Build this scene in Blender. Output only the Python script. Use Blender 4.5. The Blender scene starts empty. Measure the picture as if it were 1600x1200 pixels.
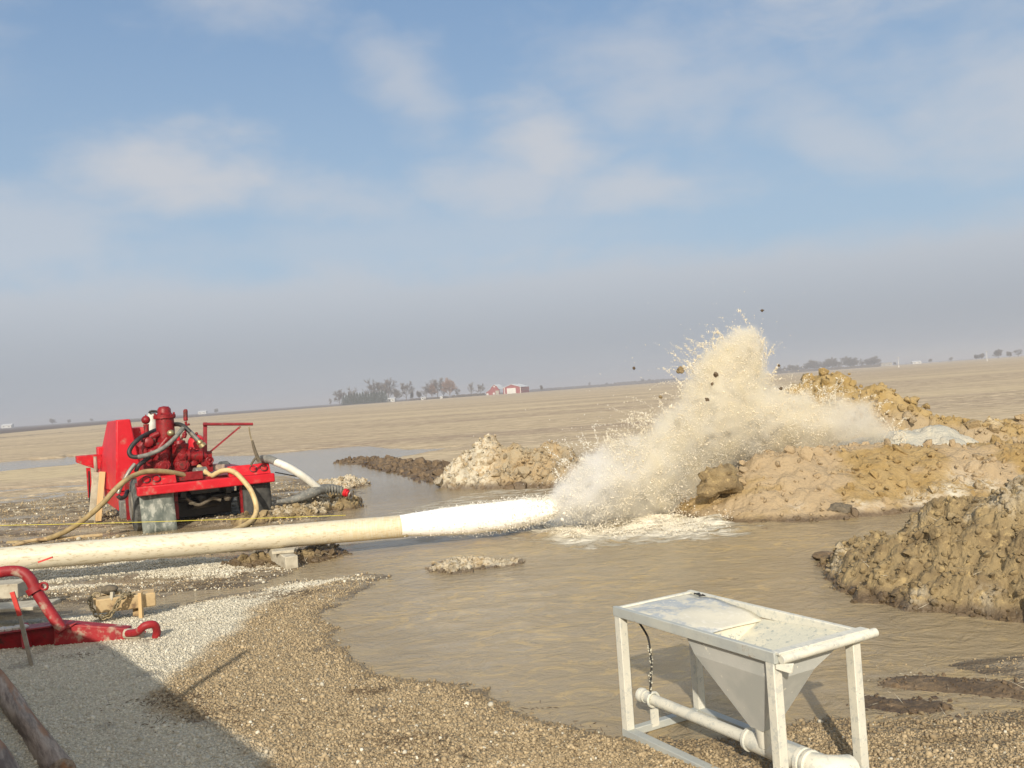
import bpy, math, random
import numpy as np
from mathutils import Vector, Matrix
random.seed(7); rng = np.random.default_rng(7)
scene = bpy.context.scene
C = scene.collection
# ------------------------------------------------------------ camera
FPX = 1452.0; CH = 2.0
ROLL = math.radians(4.04); PITCH = math.radians(0.43)
fw = np.array([0, math.cos(PITCH), math.sin(PITCH)]); up0 = np.array([0, -math.sin(PITCH), math.cos(PITCH)]); ex = np.array([1., 0, 0])
camx = ex*math.cos(ROLL) - up0*math.sin(ROLL); camy = ex*math.sin(ROLL) + up0*math.cos(ROLL)
cam_data = bpy.data.cameras.new("camera"); cam = bpy.data.objects.new("camera", cam_data); C.objects.link(cam)
cam.matrix_world = Matrix(((camx[0], camy[0], -fw[0], 0), (camx[1], camy[1], -fw[1], 0), (camx[2], camy[2], -fw[2], CH), (0, 0, 0, 1)))
cam_data.sensor_width = 36; cam_data.lens = 36*FPX/1600; cam_data.clip_start = 0.05; cam_data.clip_end = 20000
scene.camera = cam
# ------------------------------------------------------------ light
SUN_EL = math.radians(26.3); SUN_AZ = math.radians(6.2)        # light travels towards +y, a little to +x
SKY_STRENGTH = 0.1
sun_d = bpy.data.lights.new("sun", 'SUN'); sun = bpy.data.objects.new("sun", sun_d); C.objects.link(sun)
sun_d.energy = 4.3; sun_d.angle = math.radians(0.6); sun_d.color = (1.0, 0.905, 0.765)
ldir = Vector((math.sin(SUN_AZ)*math.cos(SUN_EL), math.cos(SUN_AZ)*math.cos(SUN_EL), -math.sin(SUN_EL)))
sun.rotation_euler = ldir.to_track_quat('-Z', 'Y').to_euler()
scene.view_settings.view_transform = 'Standard'; scene.view_settings.look = 'None'
scene.view_settings.gamma = 1; scene.view_settings.use_curve_mapping = False
scene.view_settings.exposure = 0.12
scene.cycles.max_bounces = 8; scene.cycles.diffuse_bounces = 4; scene.cycles.transparent_max_bounces = 8
scene.cycles.volume_bounces = 5; scene.cycles.volume_step_rate = 2.0; scene.cycles.volume_max_steps = 256

class NT:
    """small expression builder for node trees"""
    def __init__(s, tree): s.t = tree; s.n = tree.nodes; s.l = tree.links
    def new(s, typ, **kw):
        n = s.n.new(typ)
        for k, v in kw.items(): setattr(n, k, v)
        return n
    def put(s, sock, v):
        if isinstance(v, (int, float)): sock.default_value = v
        elif isinstance(v, (tuple, list)): sock.default_value = tuple(v) if len(v) == len(sock.default_value) else tuple(v)+(1,)
        elif v is not None: s.l.new(v, sock)
    def m(s, op, a, b=None, c=None, clamp=False):
        n = s.new('ShaderNodeMath', operation=op); n.use_clamp = clamp
        s.put(n.inputs[0], a)
        if b is not None: s.put(n.inputs[1], b)
        if c is not None: s.put(n.inputs[2], c)
        return n.outputs[0]
    def noise(s, vec, scale, detail=4, rough=0.55, dist=0.0, out=0):
        n = s.new('ShaderNodeTexNoise'); s.put(n.inputs['Vector'], vec); s.put(n.inputs['Scale'], scale)
        n.inputs['Detail'].default_value = detail; n.inputs['Roughness'].default_value = rough; n.inputs['Distortion'].default_value = dist
        return n.outputs[out]
    def voro(s, vec, scale, feature='F1', out=0):
        n = s.new('ShaderNodeTexVoronoi'); n.feature = feature; s.put(n.inputs['Vector'], vec); s.put(n.inputs['Scale'], scale)
        return n.outputs[out]
    def step(s, v, lo, hi):
        n = s.new('ShaderNodeMapRange'); n.interpolation_type = 'SMOOTHSTEP'
        s.put(n.inputs[0], v); s.put(n.inputs[1], lo); s.put(n.inputs[2], hi); return n.outputs[0]
    def mix(s, f, a, b, blend='MIX'):
        n = s.new('ShaderNodeMix'); n.data_type = 'RGBA'; n.blend_type = blend; n.clamp_factor = True
        s.put(n.inputs[0], f); s.put(n.inputs[6], a); s.put(n.inputs[7], b); return n.outputs[2]
    def attr(s, name):
        n = s.new('ShaderNodeAttribute'); n.attribute_name = name; return n.outputs['Fac']
    def mapping(s, vec, scale=(1, 1, 1), rot=(0, 0, 0), loc=(0, 0, 0)):
        n = s.new('ShaderNodeMapping'); s.put(n.inputs[0], vec)
        n.inputs['Scale'].default_value = scale; n.inputs['Rotation'].default_value = rot; n.inputs['Location'].default_value = loc
        return n.outputs[0]
    def bump(s, h, strength=0.5, dist=0.02, normal=None):
        n = s.new('ShaderNodeBump'); s.put(n.inputs['Strength'], strength); s.put(n.inputs['Distance'], dist); s.put(n.inputs['Height'], h)
        if normal is not None: s.l.new(normal, n.inputs['Normal'])
        return n.outputs[0]

def lin(r, g, b):
    f = lambda c: (c/255/12.92) if c/255 <= 0.04045 else ((c/255+0.055)/1.055)**2.4
    return (f(r), f(g), f(b))

# ------------------------------------------------------------ sky (world)
world = bpy.data.worlds.new("World"); scene.world = world; world.use_nodes = True
w = NT(world.node_tree); w.n.clear()
sky = w.new('ShaderNodeTexSky', sky_type='NISHITA'); sky.sun_disc = False
sky.sun_elevation = SUN_EL; sky.sun_rotation = math.pi + SUN_AZ
sky.air_density = 1.3; sky.dust_density = 2.5; sky.ozone_density = 2.0; sky.altitude = 200
tc = w.new('ShaderNodeTexCoord'); gen = tc.outputs['Generated']
sep = w.new('ShaderNodeSeparateXYZ'); w.l.new(gen, sep.inputs[0]); dx, dy, dz = sep.outputs
az = w.m('ARCTAN2', dx, dy); el = w.m('ARCSINE', dz)      # radians, azimuth right of +y, elevation
comb = w.new('ShaderNodeCombineXYZ'); w.put(comb.inputs[0], az); w.put(comb.inputs[1], w.m('MULTIPLY', el, 2.0)); cv = comb.outputs[0]
n1 = w.noise(cv, 4.0, 6, 0.52, 0.3); n2 = w.noise(w.mapping(cv, (1, 1, 1), (0, 0, 0), (3, 5, 0)), 13.0, 5, 0.55, 0.2)
warp = w.m('ADD', w.m('MULTIPLY', w.m('SUBTRACT', n1, 0.5), 1.7), w.m('MULTIPLY', w.m('SUBTRACT', n2, 0.5), 0.9))
def blob(a0, e0, ra, re, tilt=0.0):      # one soft cloud at azimuth a0, elevation e0 (degrees)
    da = w.m('SUBTRACT', az, math.radians(a0)); de = w.m('SUBTRACT', el, math.radians(e0))
    de = w.m('SUBTRACT', de, w.m('MULTIPLY', da, tilt))
    q = w.m('ADD', w.m('POWER', w.m('ABSOLUTE', w.m('DIVIDE', da, math.radians(ra))), 2), w.m('POWER', w.m('ABSOLUTE', w.m('DIVIDE', de, math.radians(re))), 2))
    return w.m('SUBTRACT', 1.0, w.m('SQRT', q))
def cloud(args, amp, soft=0.55, wamp=1.0):
    v = w.m('ADD', blob(*args), w.m('MULTIPLY', warp, wamp))
    return w.m('MULTIPLY', w.step(v, 0.0, soft), amp)
CLOUDS = [((-19.0, 13.6, 10.5, 3.8, -0.10), .78, .95), ((-11.5, 12.3, 12, 2.8, -0.12), .50, 1.0), ((3.6, 14.6, 6.5, 4.2, -.25), .74, .95), ((9.0, 11.7, 14.5, 2.8, -0.06), .62, .95),
          ((1.0, 12.4, 9.5, 3.0, 0.0), .60, 1.0), ((-5.0, 18.6, 4.6, 4.4, -0.5), .52, 1.0), ((-14.5, 24.5, 9.0, 4.2, 0.0), .50, 1.0), ((10.5, 17.8, 9.5, 6.0, 0.1), .50, 1.0),
          ((20, 13.0, 8.0, 3.4, -0.4), .48, 1.0), ((24, 25.0, 22.0, 8.0, 0.05), .92, 1.1), ((31, 14.0, 13.0, 7.0, 0.0), .55, 1.0), ((-33, 19.0, 8.0, 6.0, 0.0), .45, 1.0), ((-29, 10.5, 16, 4.6, 0.0), .50, 1.0), ((-8, 9.5, 34, 3.4, 0), .30, 1.0)]
cm = None
for a, amp, soft in CLOUDS:
    c_ = cloud(a, min(1.0, amp*1.12), soft*0.95)
    cm = c_ if cm is None else w.m('MAXIMUM', cm, c_)
# haze bank over the horizon with an uneven soft top
top = w.m('ADD', math.radians(7.6), w.m('MULTIPLY', warp, math.radians(2.0)))
bank = w.m('SUBTRACT', 1.0, w.step(w.m('SUBTRACT', el, top), math.radians(-1.3), math.radians(1.3)))
veil = w.m('SUBTRACT', 1.0, w.step(el, math.radians(3), math.radians(27)))
base = w.mix(0.62, sky.outputs[0], tuple(v/SKY_STRENGTH for v in (0.205, 0.34, 0.565)))
colv = w.mix(w.m('MULTIPLY', veil, 0.72), base, tuple(v/SKY_STRENGTH for v in (0.40, 0.53, 0.66)))
colc = w.mix(cm, colv, tuple(v/SKY_STRENGTH for v in (0.55, 0.565, 0.60)))
bcol = w.mix(w.step(el, math.radians(2.0), math.radians(8.0)), tuple(v/SKY_STRENGTH for v in (0.36, 0.385, 0.425)), tuple(v/SKY_STRENGTH for v in (0.49, 0.525, 0.575)))
colb = w.mix(w.m('MULTIPLY', bank, 0.88), colc, bcol)
sd_ = -ldir
fill_glow = w.m('ADD', w.m('ADD', w.m('MULTIPLY', dx, sd_.x), w.m('MULTIPLY', dy, sd_.y)), w.m('MULTIPLY', dz, sd_.z))
fill_glow = w.m('POWER', w.step(fill_glow, -0.15, 1.0), 2.0)  # extra warm brightness round the sun, out of view, added to lift ambient fill
colb = w.mix(w.m('MULTIPLY', fill_glow, 0.9), colb, tuple(v/SKY_STRENGTH for v in (1.25, 1.12, 0.92)))
bg = w.new('ShaderNodeBackground'); w.l.new(colb, bg.inputs[0]); bg.inputs[1].default_value = SKY_STRENGTH
wo = w.new('ShaderNodeOutputWorld'); w.l.new(bg.outputs[0], wo.inputs[0])

# ------------------------------------------------------------ pixel <-> ground helpers (photo pixels, 1600x1200)
def ray(px, py): return (px-800)/FPX*camx - (py-600)/FPX*camy + fw
def G(px, py, z=0.0):
    d = ray(px, py); t = (z-CH)/d[2]; return np.array([0, 0, CH]) + t*d
def A(px, py, y):
    d = ray(px, py); return np.array([0, 0, CH]) + d*y/d[1]
def V(p): return Vector([float(c) for c in p])

# ------------------------------------------------------------ mesh helpers
class MB:
    def __init__(s): s.v = []; s.f = []
    def add(s, vs, fs):
        o = len(s.v); s.v += [tuple(float(c) for c in v) for v in vs]; s.f += [tuple(i+o for i in f) for f in fs]; return s
    def box(s, c, size, X=(1, 0, 0), Y=(0, 1, 0), Z=(0, 0, 1), taper=1.0):
        c = V(c); X = V(X).normalized()*size[0]/2; Y = V(Y).normalized()*size[1]/2; Z = V(Z).normalized()*size[2]/2
        vs = [c+X*i*(taper if k > 0 else 1)+Y*j*(taper if k > 0 else 1)+Z*k for k in (-1, 1) for j in (-1, 1) for i in (-1, 1)]
        return s.add(vs, [(0, 2, 3, 1), (4, 5, 7, 6), (0, 1, 5, 4), (1, 3, 7, 5), (3, 2, 6, 7), (2, 0, 4, 6)])
    def bar(s, p, q, wd, ht, up=(0, 0, 1)):
        p = V(p); q = V(q); X = (q-p); Z = V(up); Y = Z.cross(X)
        if Y.length < 1e-5: Y = Vector((0, 1, 0)).cross(X)
        Z = X.cross(Y); return s.box((p+q)/2, (X.length, wd, ht), X, Y, Z)
    def lathe(s, p, q, prof, n=20, caps=True):
        """prof: list of (distance along p->q in metres, radius)"""
        p = V(p); d = (V(q)-p).normalized(); a = d.orthogonal().normalized(); b = d.cross(a)
        vs = []; fs = []
        for t, r in prof:
            for i in range(n):
                g = 2*math.pi*i/n; vs.append(p+d*t+a*math.cos(g)*r+b*math.sin(g)*r)
        for k in range(len(prof)-1):
            for i in range(n): fs.append((k*n+i, k*n+(i+1) % n, (k+1)*n+(i+1) % n, (k+1)*n+i))
        if caps: fs.append(tuple(reversed(range(n)))); fs.append(tuple((len(prof)-1)*n+i for i in range(n)))
        return s.add(vs, fs)
    def cyl(s, p, q, r, n=20, r2=None):
        L = (V(q)-V(p)).length; return s.lathe(p, q, [(0, r), (L, r if r2 is None else r2)], n)
    def tube(s, pts, r, n=10, smooth=True, sub=6):
        P = [V(p) for p in pts]; R = list(r) if isinstance(r, (list, tuple)) else [r]*len(P)
        if smooth and len(P) > 2:
            Q = []; RR = []
            for i in range(len(P)-1):
                p0 = P[max(i-1, 0)]; p1 = P[i]; p2 = P[i+1]; p3 = P[min(i+2, len(P)-1)]
                for k in range(sub):
                    t = k/sub
                    Q.append(0.5*((2*p1)+(-p0+p2)*t+(2*p0-5*p1+4*p2-p3)*t*t+(-p0+3*p1-3*p2+p3)*t**3)); RR.append(R[i]*(1-t)+R[i+1]*t)
            Q.append(P[-1]); RR.append(R[-1]); P = Q; R = RR
        vs = []; fs = []; a = None
        for i, p in enumerate(P):
            d = (P[min(i+1, len(P)-1)]-P[max(i-1, 0)]).normalized()
            a = d.orthogonal().normalized() if a is None else (a-d*a.dot(d)).normalized()
            b = d.cross(a)
            for k in range(n):
                g = 2*math.pi*k/n; vs.append(p+(a*math.cos(g)+b*math.sin(g))*R[i])
        for i in range(len(P)-1):
            for k in range(n): fs.append((i*n+k, i*n+(k+1) % n, (i+1)*n+(k+1) % n, (i+1)*n+k))
        fs.append(tuple(reversed(range(n)))); fs.append(tuple((len(P)-1)*n+k for k in range(n)))
        return s.add(vs, fs)
    def prism(s, poly, d):
        """poly: 3D points, extruded by vector d"""
        P = [V(p) for p in poly]; d = V(d); n = len(P)
        return s.add(P+[p+d for p in P], [tuple(reversed(range(n))), tuple(range(n, 2*n))]+[(i, (i+1) % n, (i+1) % n+n, i+n) for i in range(n)])
    def torus(s, c, axis, R, r, n=20, m=8, a0=0, a1=2*math.pi, ref=None):
        c = V(c); ax = V(axis).normalized(); a = V(ref).normalized() if ref is not None else ax.orthogonal().normalized(); b = ax.cross(a)
        full = abs(a1-a0-2*math.pi) < 1e-6; N = n if full else n+1
        vs = []; fs = []
        for i in range(N):
            g = a0+(a1-a0)*i/n; e = a*math.cos(g)+b*math.sin(g)
            for k in range(m):
                h = 2*math.pi*k/m; vs.append(c+e*(R+r*math.cos(h))+ax*r*math.sin(h))
        for i in range(n):
            for k in range(m):
                fs.append((i*m+k, i*m+(k+1) % m, ((i+1) % N)*m+(k+1) % m, ((i+1) % N)*m+k))
        return s.add(vs, fs)
    def ball(s, c, r, sq=(1, 1, 1), n=14):
        c = V(c); vs = []; fs = []; m = n//2
        for j in range(m+1):
            th = math.pi*j/m
            for i in range(n):
                g = 2*math.pi*i/n; vs.append(c+Vector((r*sq[0]*math.sin(th)*math.cos(g), r*sq[1]*math.sin(th)*math.sin(g), r*sq[2]*math.cos(th))))
        for j in range(m):
            for i in range(n): fs.append((j*n+i, (j+1)*n+i, (j+1)*n+(i+1) % n, j*n+(i+1) % n))
        return s.add(vs, fs)
    def build(s, name, mat, parent=None, smooth=None, bevel=0.0, angle=35):
        me = bpy.data.meshes.new(name)
        org = parent_origin(parent) if parent is not None else Vector((0, 0, 0))
        me.from_pydata([tuple(Vector(v)-org) for v in s.v], [], s.f); me.materials.append(mat)
        import bmesh
        bm = bmesh.new(); bm.from_mesh(me); bmesh.ops.recalc_face_normals(bm, faces=bm.faces); bm.to_mesh(me); bm.free()
        o = bpy.data.objects.new(name, me); C.objects.link(o)
        if parent is not None: o.parent = parent
        if smooth is not False:
            me.shade_smooth(); me.set_sharp_from_angle(angle=math.radians(angle))
        if bevel > 0:
            b = o.modifiers.new('bevel', 'BEVEL'); b.width = bevel; b.segments = 2; b.limit_method = 'ANGLE'; b.angle_limit = math.radians(40)
        return o
_org = {}
def parent_origin(p):
    o = Vector((0, 0, 0))
    while p is not None: o += p.location; p = p.parent
    return o
def tag(o, label=None, cat=None, group=None, kind=None):
    if label: o['label'] = label
    if cat: o['category'] = cat
    if group: o['group'] = group
    if kind: o['kind'] = kind
    return o
def thing(name, loc, label, cat, group=None):
    o = bpy.data.objects.new(name, None); C.objects.link(o); o.location = V(loc); o.empty_display_size = 0.2
    return tag(o, label, cat, group)
def recenter(o, loc):
    """move a top-level mesh's origin to loc, geometry stays"""
    loc = V(loc); o.data.transform(Matrix.Translation(-loc)); o.location = loc; return o
def copy_tree(root):
    r = root.copy(); C.objects.link(r)
    for ch in list(root.children):
        c = ch.copy(); C.objects.link(c); c.parent = r
        for g in list(ch.children):
            d = g.copy(); C.objects.link(d); d.parent = c
    return r
def np_mesh(name, verts, faces, mat, smooth=True, attrs=None):
    """verts (N,3), faces (M,k) arrays"""
    me = bpy.data.meshes.new(name); N = len(verts); M, k = faces.shape
    me.vertices.add(N); me.vertices.foreach_set('co', np.ascontiguousarray(verts, dtype=np.float32).ravel())
    me.loops.add(M*k); me.loops.foreach_set('vertex_index', np.ascontiguousarray(faces, dtype=np.int32).ravel())
    me.polygons.add(M); me.polygons.foreach_set('loop_start', np.arange(0, M*k, k, dtype=np.int32))
    me.update(calc_edges=True)
    if smooth: me.polygons.foreach_set('use_smooth', np.ones(M, dtype=bool))
    for an, av in (attrs or {}).items():
        a = me.attributes.new(an, 'FLOAT', 'POINT'); a.data.foreach_set('value', np.ascontiguousarray(av, dtype=np.float32))
    me.materials.append(mat); me.validate()
    o = bpy.data.objects.new(name, me); C.objects.link(o); return o

# ------------------------------------------------------------ numpy noise
def _h(ix, iy, seed):
    n = (ix.astype(np.int64)*374761393 + iy.astype(np.int64)*668265263 + (seed*1442695041 % 4294967296)) & 0xffffffff
    n = ((n ^ (n >> 13))*1274126177) & 0xffffffff; n = n ^ (n >> 16); return (n & 0xffffff)/float(0xffffff)
def vnoise(x, y, seed=0):
    ix = np.floor(x); iy = np.floor(y); fx = x-ix; fy = y-iy; ix = ix.astype(np.int64); iy = iy.astype(np.int64)
    u = fx*fx*(3-2*fx); v = fy*fy*(3-2*fy)
    return (_h(ix, iy, seed)*(1-u)+_h(ix+1, iy, seed)*u)*(1-v)+(_h(ix, iy+1, seed)*(1-u)+_h(ix+1, iy+1, seed)*u)*v
def fbm(x, y, oct=4, seed=0, g=0.5):
    s = 0; a = 1; t = 0
    for o in range(oct):
        s = s+a*vnoise(x*2**o+17.3*o, y*2**o-9.1*o, seed+o); t += a; a *= g
    return s/t-0.5
def vn3(x, y, z, seed=0):
    iz = np.floor(z); fz = z-iz; u = fz*fz*(3-2*fz); iz = iz.astype(np.int64)
    a = np.zeros_like(x); 
    return vnoise(x+iz*13.37, y-iz*7.77, seed)*(1-u)+vnoise(x+(iz+1)*13.37, y-(iz+1)*7.77, seed)*u
def clods(x, y, cell, seed=0, rmin=0.3, rmax=0.75, sq=1.0):
    """height of hemispherical lumps jittered on a grid"""
    gx = x/cell; gy = y/cell; ix = np.floor(gx).astype(np.int64); iy = np.floor(gy).astype(np.int64); out = np.zeros_like(x)
    for a in (-1, 0, 1):
        for b in (-1, 0, 1):
            jx = ix+a; jy = iy+b
            cx = jx+_h(jx, jy, seed); cy = jy+_h(jx, jy, seed+5); r = rmin+(rmax-rmin)*_h(jx, jy, seed+9)**2
            d2 = ((gx-cx)**2+(gy-cy)**2)
            out = np.maximum(out, np.sqrt(np.maximum(0, r*r-d2)))
    return out*cell*sq
def seg_dist(x, y, P):
    """distance to polyline P (n,2) and interpolation parameter -> (dist, index, t)"""
    best = np.full(x.shape, 1e9); bi = np.zeros(x.shape, int); bt = np.zeros(x.shape)
    for i in range(len(P)-1):
        ax, ay = P[i]; bx, by = P[i+1]; dx_, dy_ = bx-ax, by-ay; L2 = dx_*dx_+dy_*dy_+1e-12
        t = np.clip(((x-ax)*dx_+(y-ay)*dy_)/L2, 0, 1); d = np.hypot(x-ax-t*dx_, y-ay-t*dy_)
        m = d < best; best[m] = d[m]; bi[m] = i; bt[m] = t[m]
    return best, bi, bt
def poly_sd(x, y, P):
    """signed distance, positive inside"""
    Q = np.vstack([P, P[:1]]); d, _, _ = seg_dist(x, y, Q); ins = np.zeros(x.shape, bool)
    for i in range(len(P)):
        ax, ay = Q[i]; bx, by = Q[i+1]
        c = ((ay > y) != (by > y)); xi = (bx-ax)*(y-ay)/((by-ay) if abs(by-ay) > 1e-12 else 1e-12)+ax
        ins ^= c & (x < xi)
    return np.where(ins, d, -d)
def sstep(v, a, b):
    t = np.clip((v-a)/(b-a), 0, 1); return t*t*(3-2*t)
def gpoly(px): return np.array([G(*p)[:2] for p in px])

# ------------------------------------------------------------ materials
def new_mat(name):
    m = bpy.data.materials.new(name); m.use_nodes = True; t = NT(m.node_tree); t.n.clear()
    b = t.new('ShaderNodeBsdfPrincipled'); o = t.new('ShaderNodeOutputMaterial'); t.l.new(b.outputs[0], o.inputs[0]); return m, t, b
def simple(name, c1, c2, scale=8, rough=0.6, metal=0.0, bump=0.2, bdist=0.005, lo=0.35, hi=0.65, c3=None, s3=30, t3=(0.6, 0.7), detail=6, stretch=(1, 1, 1), spec=0.5, rough2=None):
    m, t, b = new_mat(name); co = t.new('ShaderNodeTexCoord').outputs['Object']; co = t.mapping(co, stretch)
    n = t.noise(co, scale, detail, 0.6); f = t.step(n, lo, hi); col = t.mix(f, c1, c2)
    r = rough
    if c3 is not None:
        n3 = t.noise(co, s3, 5, 0.65); f3 = t.step(n3, *t3); col = t.mix(f3, col, c3)
        if rough2 is not None: r = t.m('ADD', rough, t.m('MULTIPLY', f3, rough2-rough))
    t.put(b.inputs['Base Color'], col); t.put(b.inputs['Roughness'], r); b.inputs['Metallic'].default_value = metal
    b.inputs['Specular IOR Level'].default_value = spec
    if bump: t.l.new(t.bump(t.noise(co, scale*3, 5, 0.6), bump, bdist), b.inputs['Normal'])
    return m
M = {}
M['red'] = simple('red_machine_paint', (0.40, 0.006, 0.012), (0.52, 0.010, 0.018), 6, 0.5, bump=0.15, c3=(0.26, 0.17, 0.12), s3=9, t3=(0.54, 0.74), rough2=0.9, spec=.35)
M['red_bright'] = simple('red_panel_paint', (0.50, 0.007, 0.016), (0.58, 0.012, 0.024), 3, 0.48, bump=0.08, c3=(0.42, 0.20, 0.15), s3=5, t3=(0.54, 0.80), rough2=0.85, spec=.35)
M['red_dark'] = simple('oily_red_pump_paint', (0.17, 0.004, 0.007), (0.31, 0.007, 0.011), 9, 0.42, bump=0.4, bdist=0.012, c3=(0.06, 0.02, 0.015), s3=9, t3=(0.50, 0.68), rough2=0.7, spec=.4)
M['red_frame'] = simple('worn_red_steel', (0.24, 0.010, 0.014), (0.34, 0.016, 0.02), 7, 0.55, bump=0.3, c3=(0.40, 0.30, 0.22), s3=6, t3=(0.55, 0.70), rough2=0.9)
M['red_jib'] = simple('faded_maroon_paint', (0.20, 0.012, 0.018), (0.28, 0.018, 0.024), 8, 0.55, bump=0.2, c3=(0.2, 0.12, 0.09), s3=11, t3=(0.60, 0.74), rough2=0.9)
M['black'] = simple('black_rubber', (0.018, 0.018, 0.018), (0.035, 0.034, 0.032), 10, 0.55, bump=0.2, c3=(0.16, 0.14, 0.11), s3=12, t3=(0.62, 0.8), rough2=0.9)
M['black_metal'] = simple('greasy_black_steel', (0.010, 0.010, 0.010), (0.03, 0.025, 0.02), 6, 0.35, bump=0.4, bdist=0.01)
M['tyre'] = simple('muddy_tyre_rubber', (0.05, 0.052, 0.05), (0.12, 0.12, 0.11), 12, 0.85, bump=0.4, c3=(0.26, 0.24, 0.20), s3=8, t3=(0.55, 0.8))
M['flap_grey'] = simple('dusty_grey_mud_flap', (0.11, 0.13, 0.115), (0.20, 0.22, 0.195), 9, 0.8, bump=0.3, c3=(0.40, 0.41, 0.36), s3=10, t3=(0.48, 0.66), stretch=(1, 1, 0.6))
M['flap_black'] = simple('black_mud_flap', (0.035, 0.035, 0.032), (0.07, 0.068, 0.06), 9, 0.7, bump=0.2, c3=(0.45, 0.42, 0.35), s3=26, t3=(0.66, 0.72))
M['hose_grey'] = simple('muddy_grey_hose', (0.20, 0.20, 0.18), (0.12, 0.12, 0.11), 12, 0.7, bump=0.2, c3=(0.34, 0.30, 0.24), s3=20, t3=(0.55, 0.7))
M['hose_white'] = simple('pale_discharge_hose', (0.62, 0.60, 0.52), (0.70, 0.68, 0.60), 9, 0.55, bump=0.15, c3=(0.42, 0.38, 0.30), s3=12, t3=(0.60, 0.75))
M['hose_yellow'] = simple('tan_rubber_hose', (0.50, 0.37, 0.17), (0.60, 0.46, 0.24), 8, 0.55, bump=0.1, c3=(0.24, 0.18, 0.09), s3=6, t3=(0.55, 0.8))
M['hose_yellow_dirty'] = simple('muddy_tan_hose', (0.27, 0.20, 0.09), (0.36, 0.27, 0.13), 8, 0.65, bump=0.1, c3=(0.16, 0.12, 0.07), s3=6, t3=(0.5, 0.75))
M['rope'] = simple('yellow_rope', (0.62, 0.55, 0.06), (0.55, 0.46, 0.05), 20, 0.8, bump=0)
M['steel'] = simple('dull_steel', (0.42, 0.40, 0.34), (0.28, 0.26, 0.22), 12, 0.4, 0.7, bump=0.2)
M['brass'] = simple('dirty_brass_fitting', (0.46, 0.38, 0.20), (0.30, 0.24, 0.13), 20, 0.4, 0.6, bump=0.2)
M['white_tank'] = simple('white_tank_paint', (0.56, 0.54, 0.49), (0.48, 0.46, 0.40), 9, 0.5, bump=0.1, c3=(0.4, 0.3, 0.2), s3=15, t3=(0.66, 0.75))
M['wood_new'] = simple('fresh_sawn_wood', (0.62, 0.44, 0.22), (0.50, 0.34, 0.16), 6, 0.75, bump=0.4, stretch=(1, 1, 0.12), c3=(0.26, 0.16, 0.08), s3=12, t3=(0.6, 0.72))
M['wood_block'] = simple('muddy_timber', (0.50, 0.38, 0.21), (0.40, 0.28, 0.14), 5, 0.8, bump=0.5, c3=(0.20, 0.13, 0.07), s3=9, t3=(0.52, 0.66), stretch=(1, 1, 1))
M['wood_pale'] = simple('pale_weathered_timber', (0.50, 0.46, 0.36), (0.36, 0.32, 0.24), 7, 0.85, bump=0.4, c3=(0.24, 0.2, 0.14), s3=8, t3=(0.58, 0.72))
M['log'] = simple('weathered_log', (0.17, 0.125, 0.09), (0.42, 0.34, 0.27), 3.2, 0.85, bump=0.7, bdist=0.01, c3=(0.30, 0.12, 0.04), s3=3.5, t3=(0.56, 0.68), stretch=(2.5, 1, 1))
M['strap'] = simple('muddy_strap', (0.10, 0.085, 0.06), (0.16, 0.13, 0.09), 30, 0.9, bump=0.3)
M['chain'] = simple('muddy_chain_steel', (0.20, 0.16, 0.09), (0.33, 0.27, 0.16), 20, 0.6, 0.3, bump=0.3)
M['stake_red'] = simple('red_marker_paint', (0.62, 0.06, 0.045), (0.50, 0.05, 0.04), 20, 0.6)
M['stake_grey'] = simple('grey_fibreglass', (0.36, 0.33, 0.27), (0.26, 0.24, 0.20), 20, 0.6)

m, t, b = new_mat('weathered_log_wood'); P = t.new('ShaderNodeNewGeometry').outputs['Position']; co = t.mapping(P, (1, 1, 1), (0, 0, math.radians(58))); co = t.mapping(co, (0.35, 3.2, 3.2))
nn = t.noise(co, 4, 7, 0.68); col = t.mix(t.step(nn, 0.38, 0.62), (0.15, 0.11, 0.08), (0.42, 0.34, 0.26)); col = t.mix(t.m('MULTIPLY', t.step(t.noise(co, 2.2, 4, 0.6), 0.54, 0.64), 0.75), col, (0.32, 0.15, 0.06))
t.put(b.inputs['Base Color'], col); b.inputs['Roughness'].default_value = 0.85; t.l.new(t.bump(t.noise(co, 12, 6, 0.7), 0.8, 0.01), b.inputs['Normal']); M['log2'] = m
# white pipe: off-white plastic with mud specks along the crown and a dirty belly
m, t, b = new_mat('muddy_white_pipe'); co = t.new('ShaderNodeTexCoord').outputs['Object']
col = t.mix(t.noise(co, 2.2, 5), (0.66, 0.61, 0.48), (0.58, 0.53, 0.40))
sp = t.step(t.noise(t.mapping(co, (1.5, 6, 6)), 7, 6, 0.7), 0.53, 0.62)
gz = t.new('ShaderNodeSeparateXYZ'); t.l.new(t.new('ShaderNodeTexCoord').outputs['Generated'], gz.inputs[0])
endd = t.step(t.noise(co, 9, 5, 0.7), 0.45, 0.62)
col = t.mix(t.m('MULTIPLY', sp, 0.75), col, (0.36, 0.29, 0.17))
sm = t.step(t.noise(t.mapping(co, (.6, 3, 3)), 4, 5, 0.65), 0.5, 0.7)
col = t.mix(t.m('MULTIPLY', sm, 0.4), col, (0.62, 0.53, 0.35))
fx = t.step(gz.outputs[0], 0.72, 1.0)
st = t.noise(t.mapping(co, (14, 1.2, 1.2)), 6, 4, 0.6)
col = t.mix(t.m('MULTIPLY', t.m('MULTIPLY', fx, t.step(st, 0.35, 0.7)), 0.8), col, (0.56, 0.44, 0.23))
t.put(b.inputs['Base Color'], col); b.inputs['Roughness'].default_value = 0.5
t.l.new(t.bump(t.noise(co, 40, 4), 0.25, 0.004), b.inputs['Normal']); M['pipe'] = m

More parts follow.
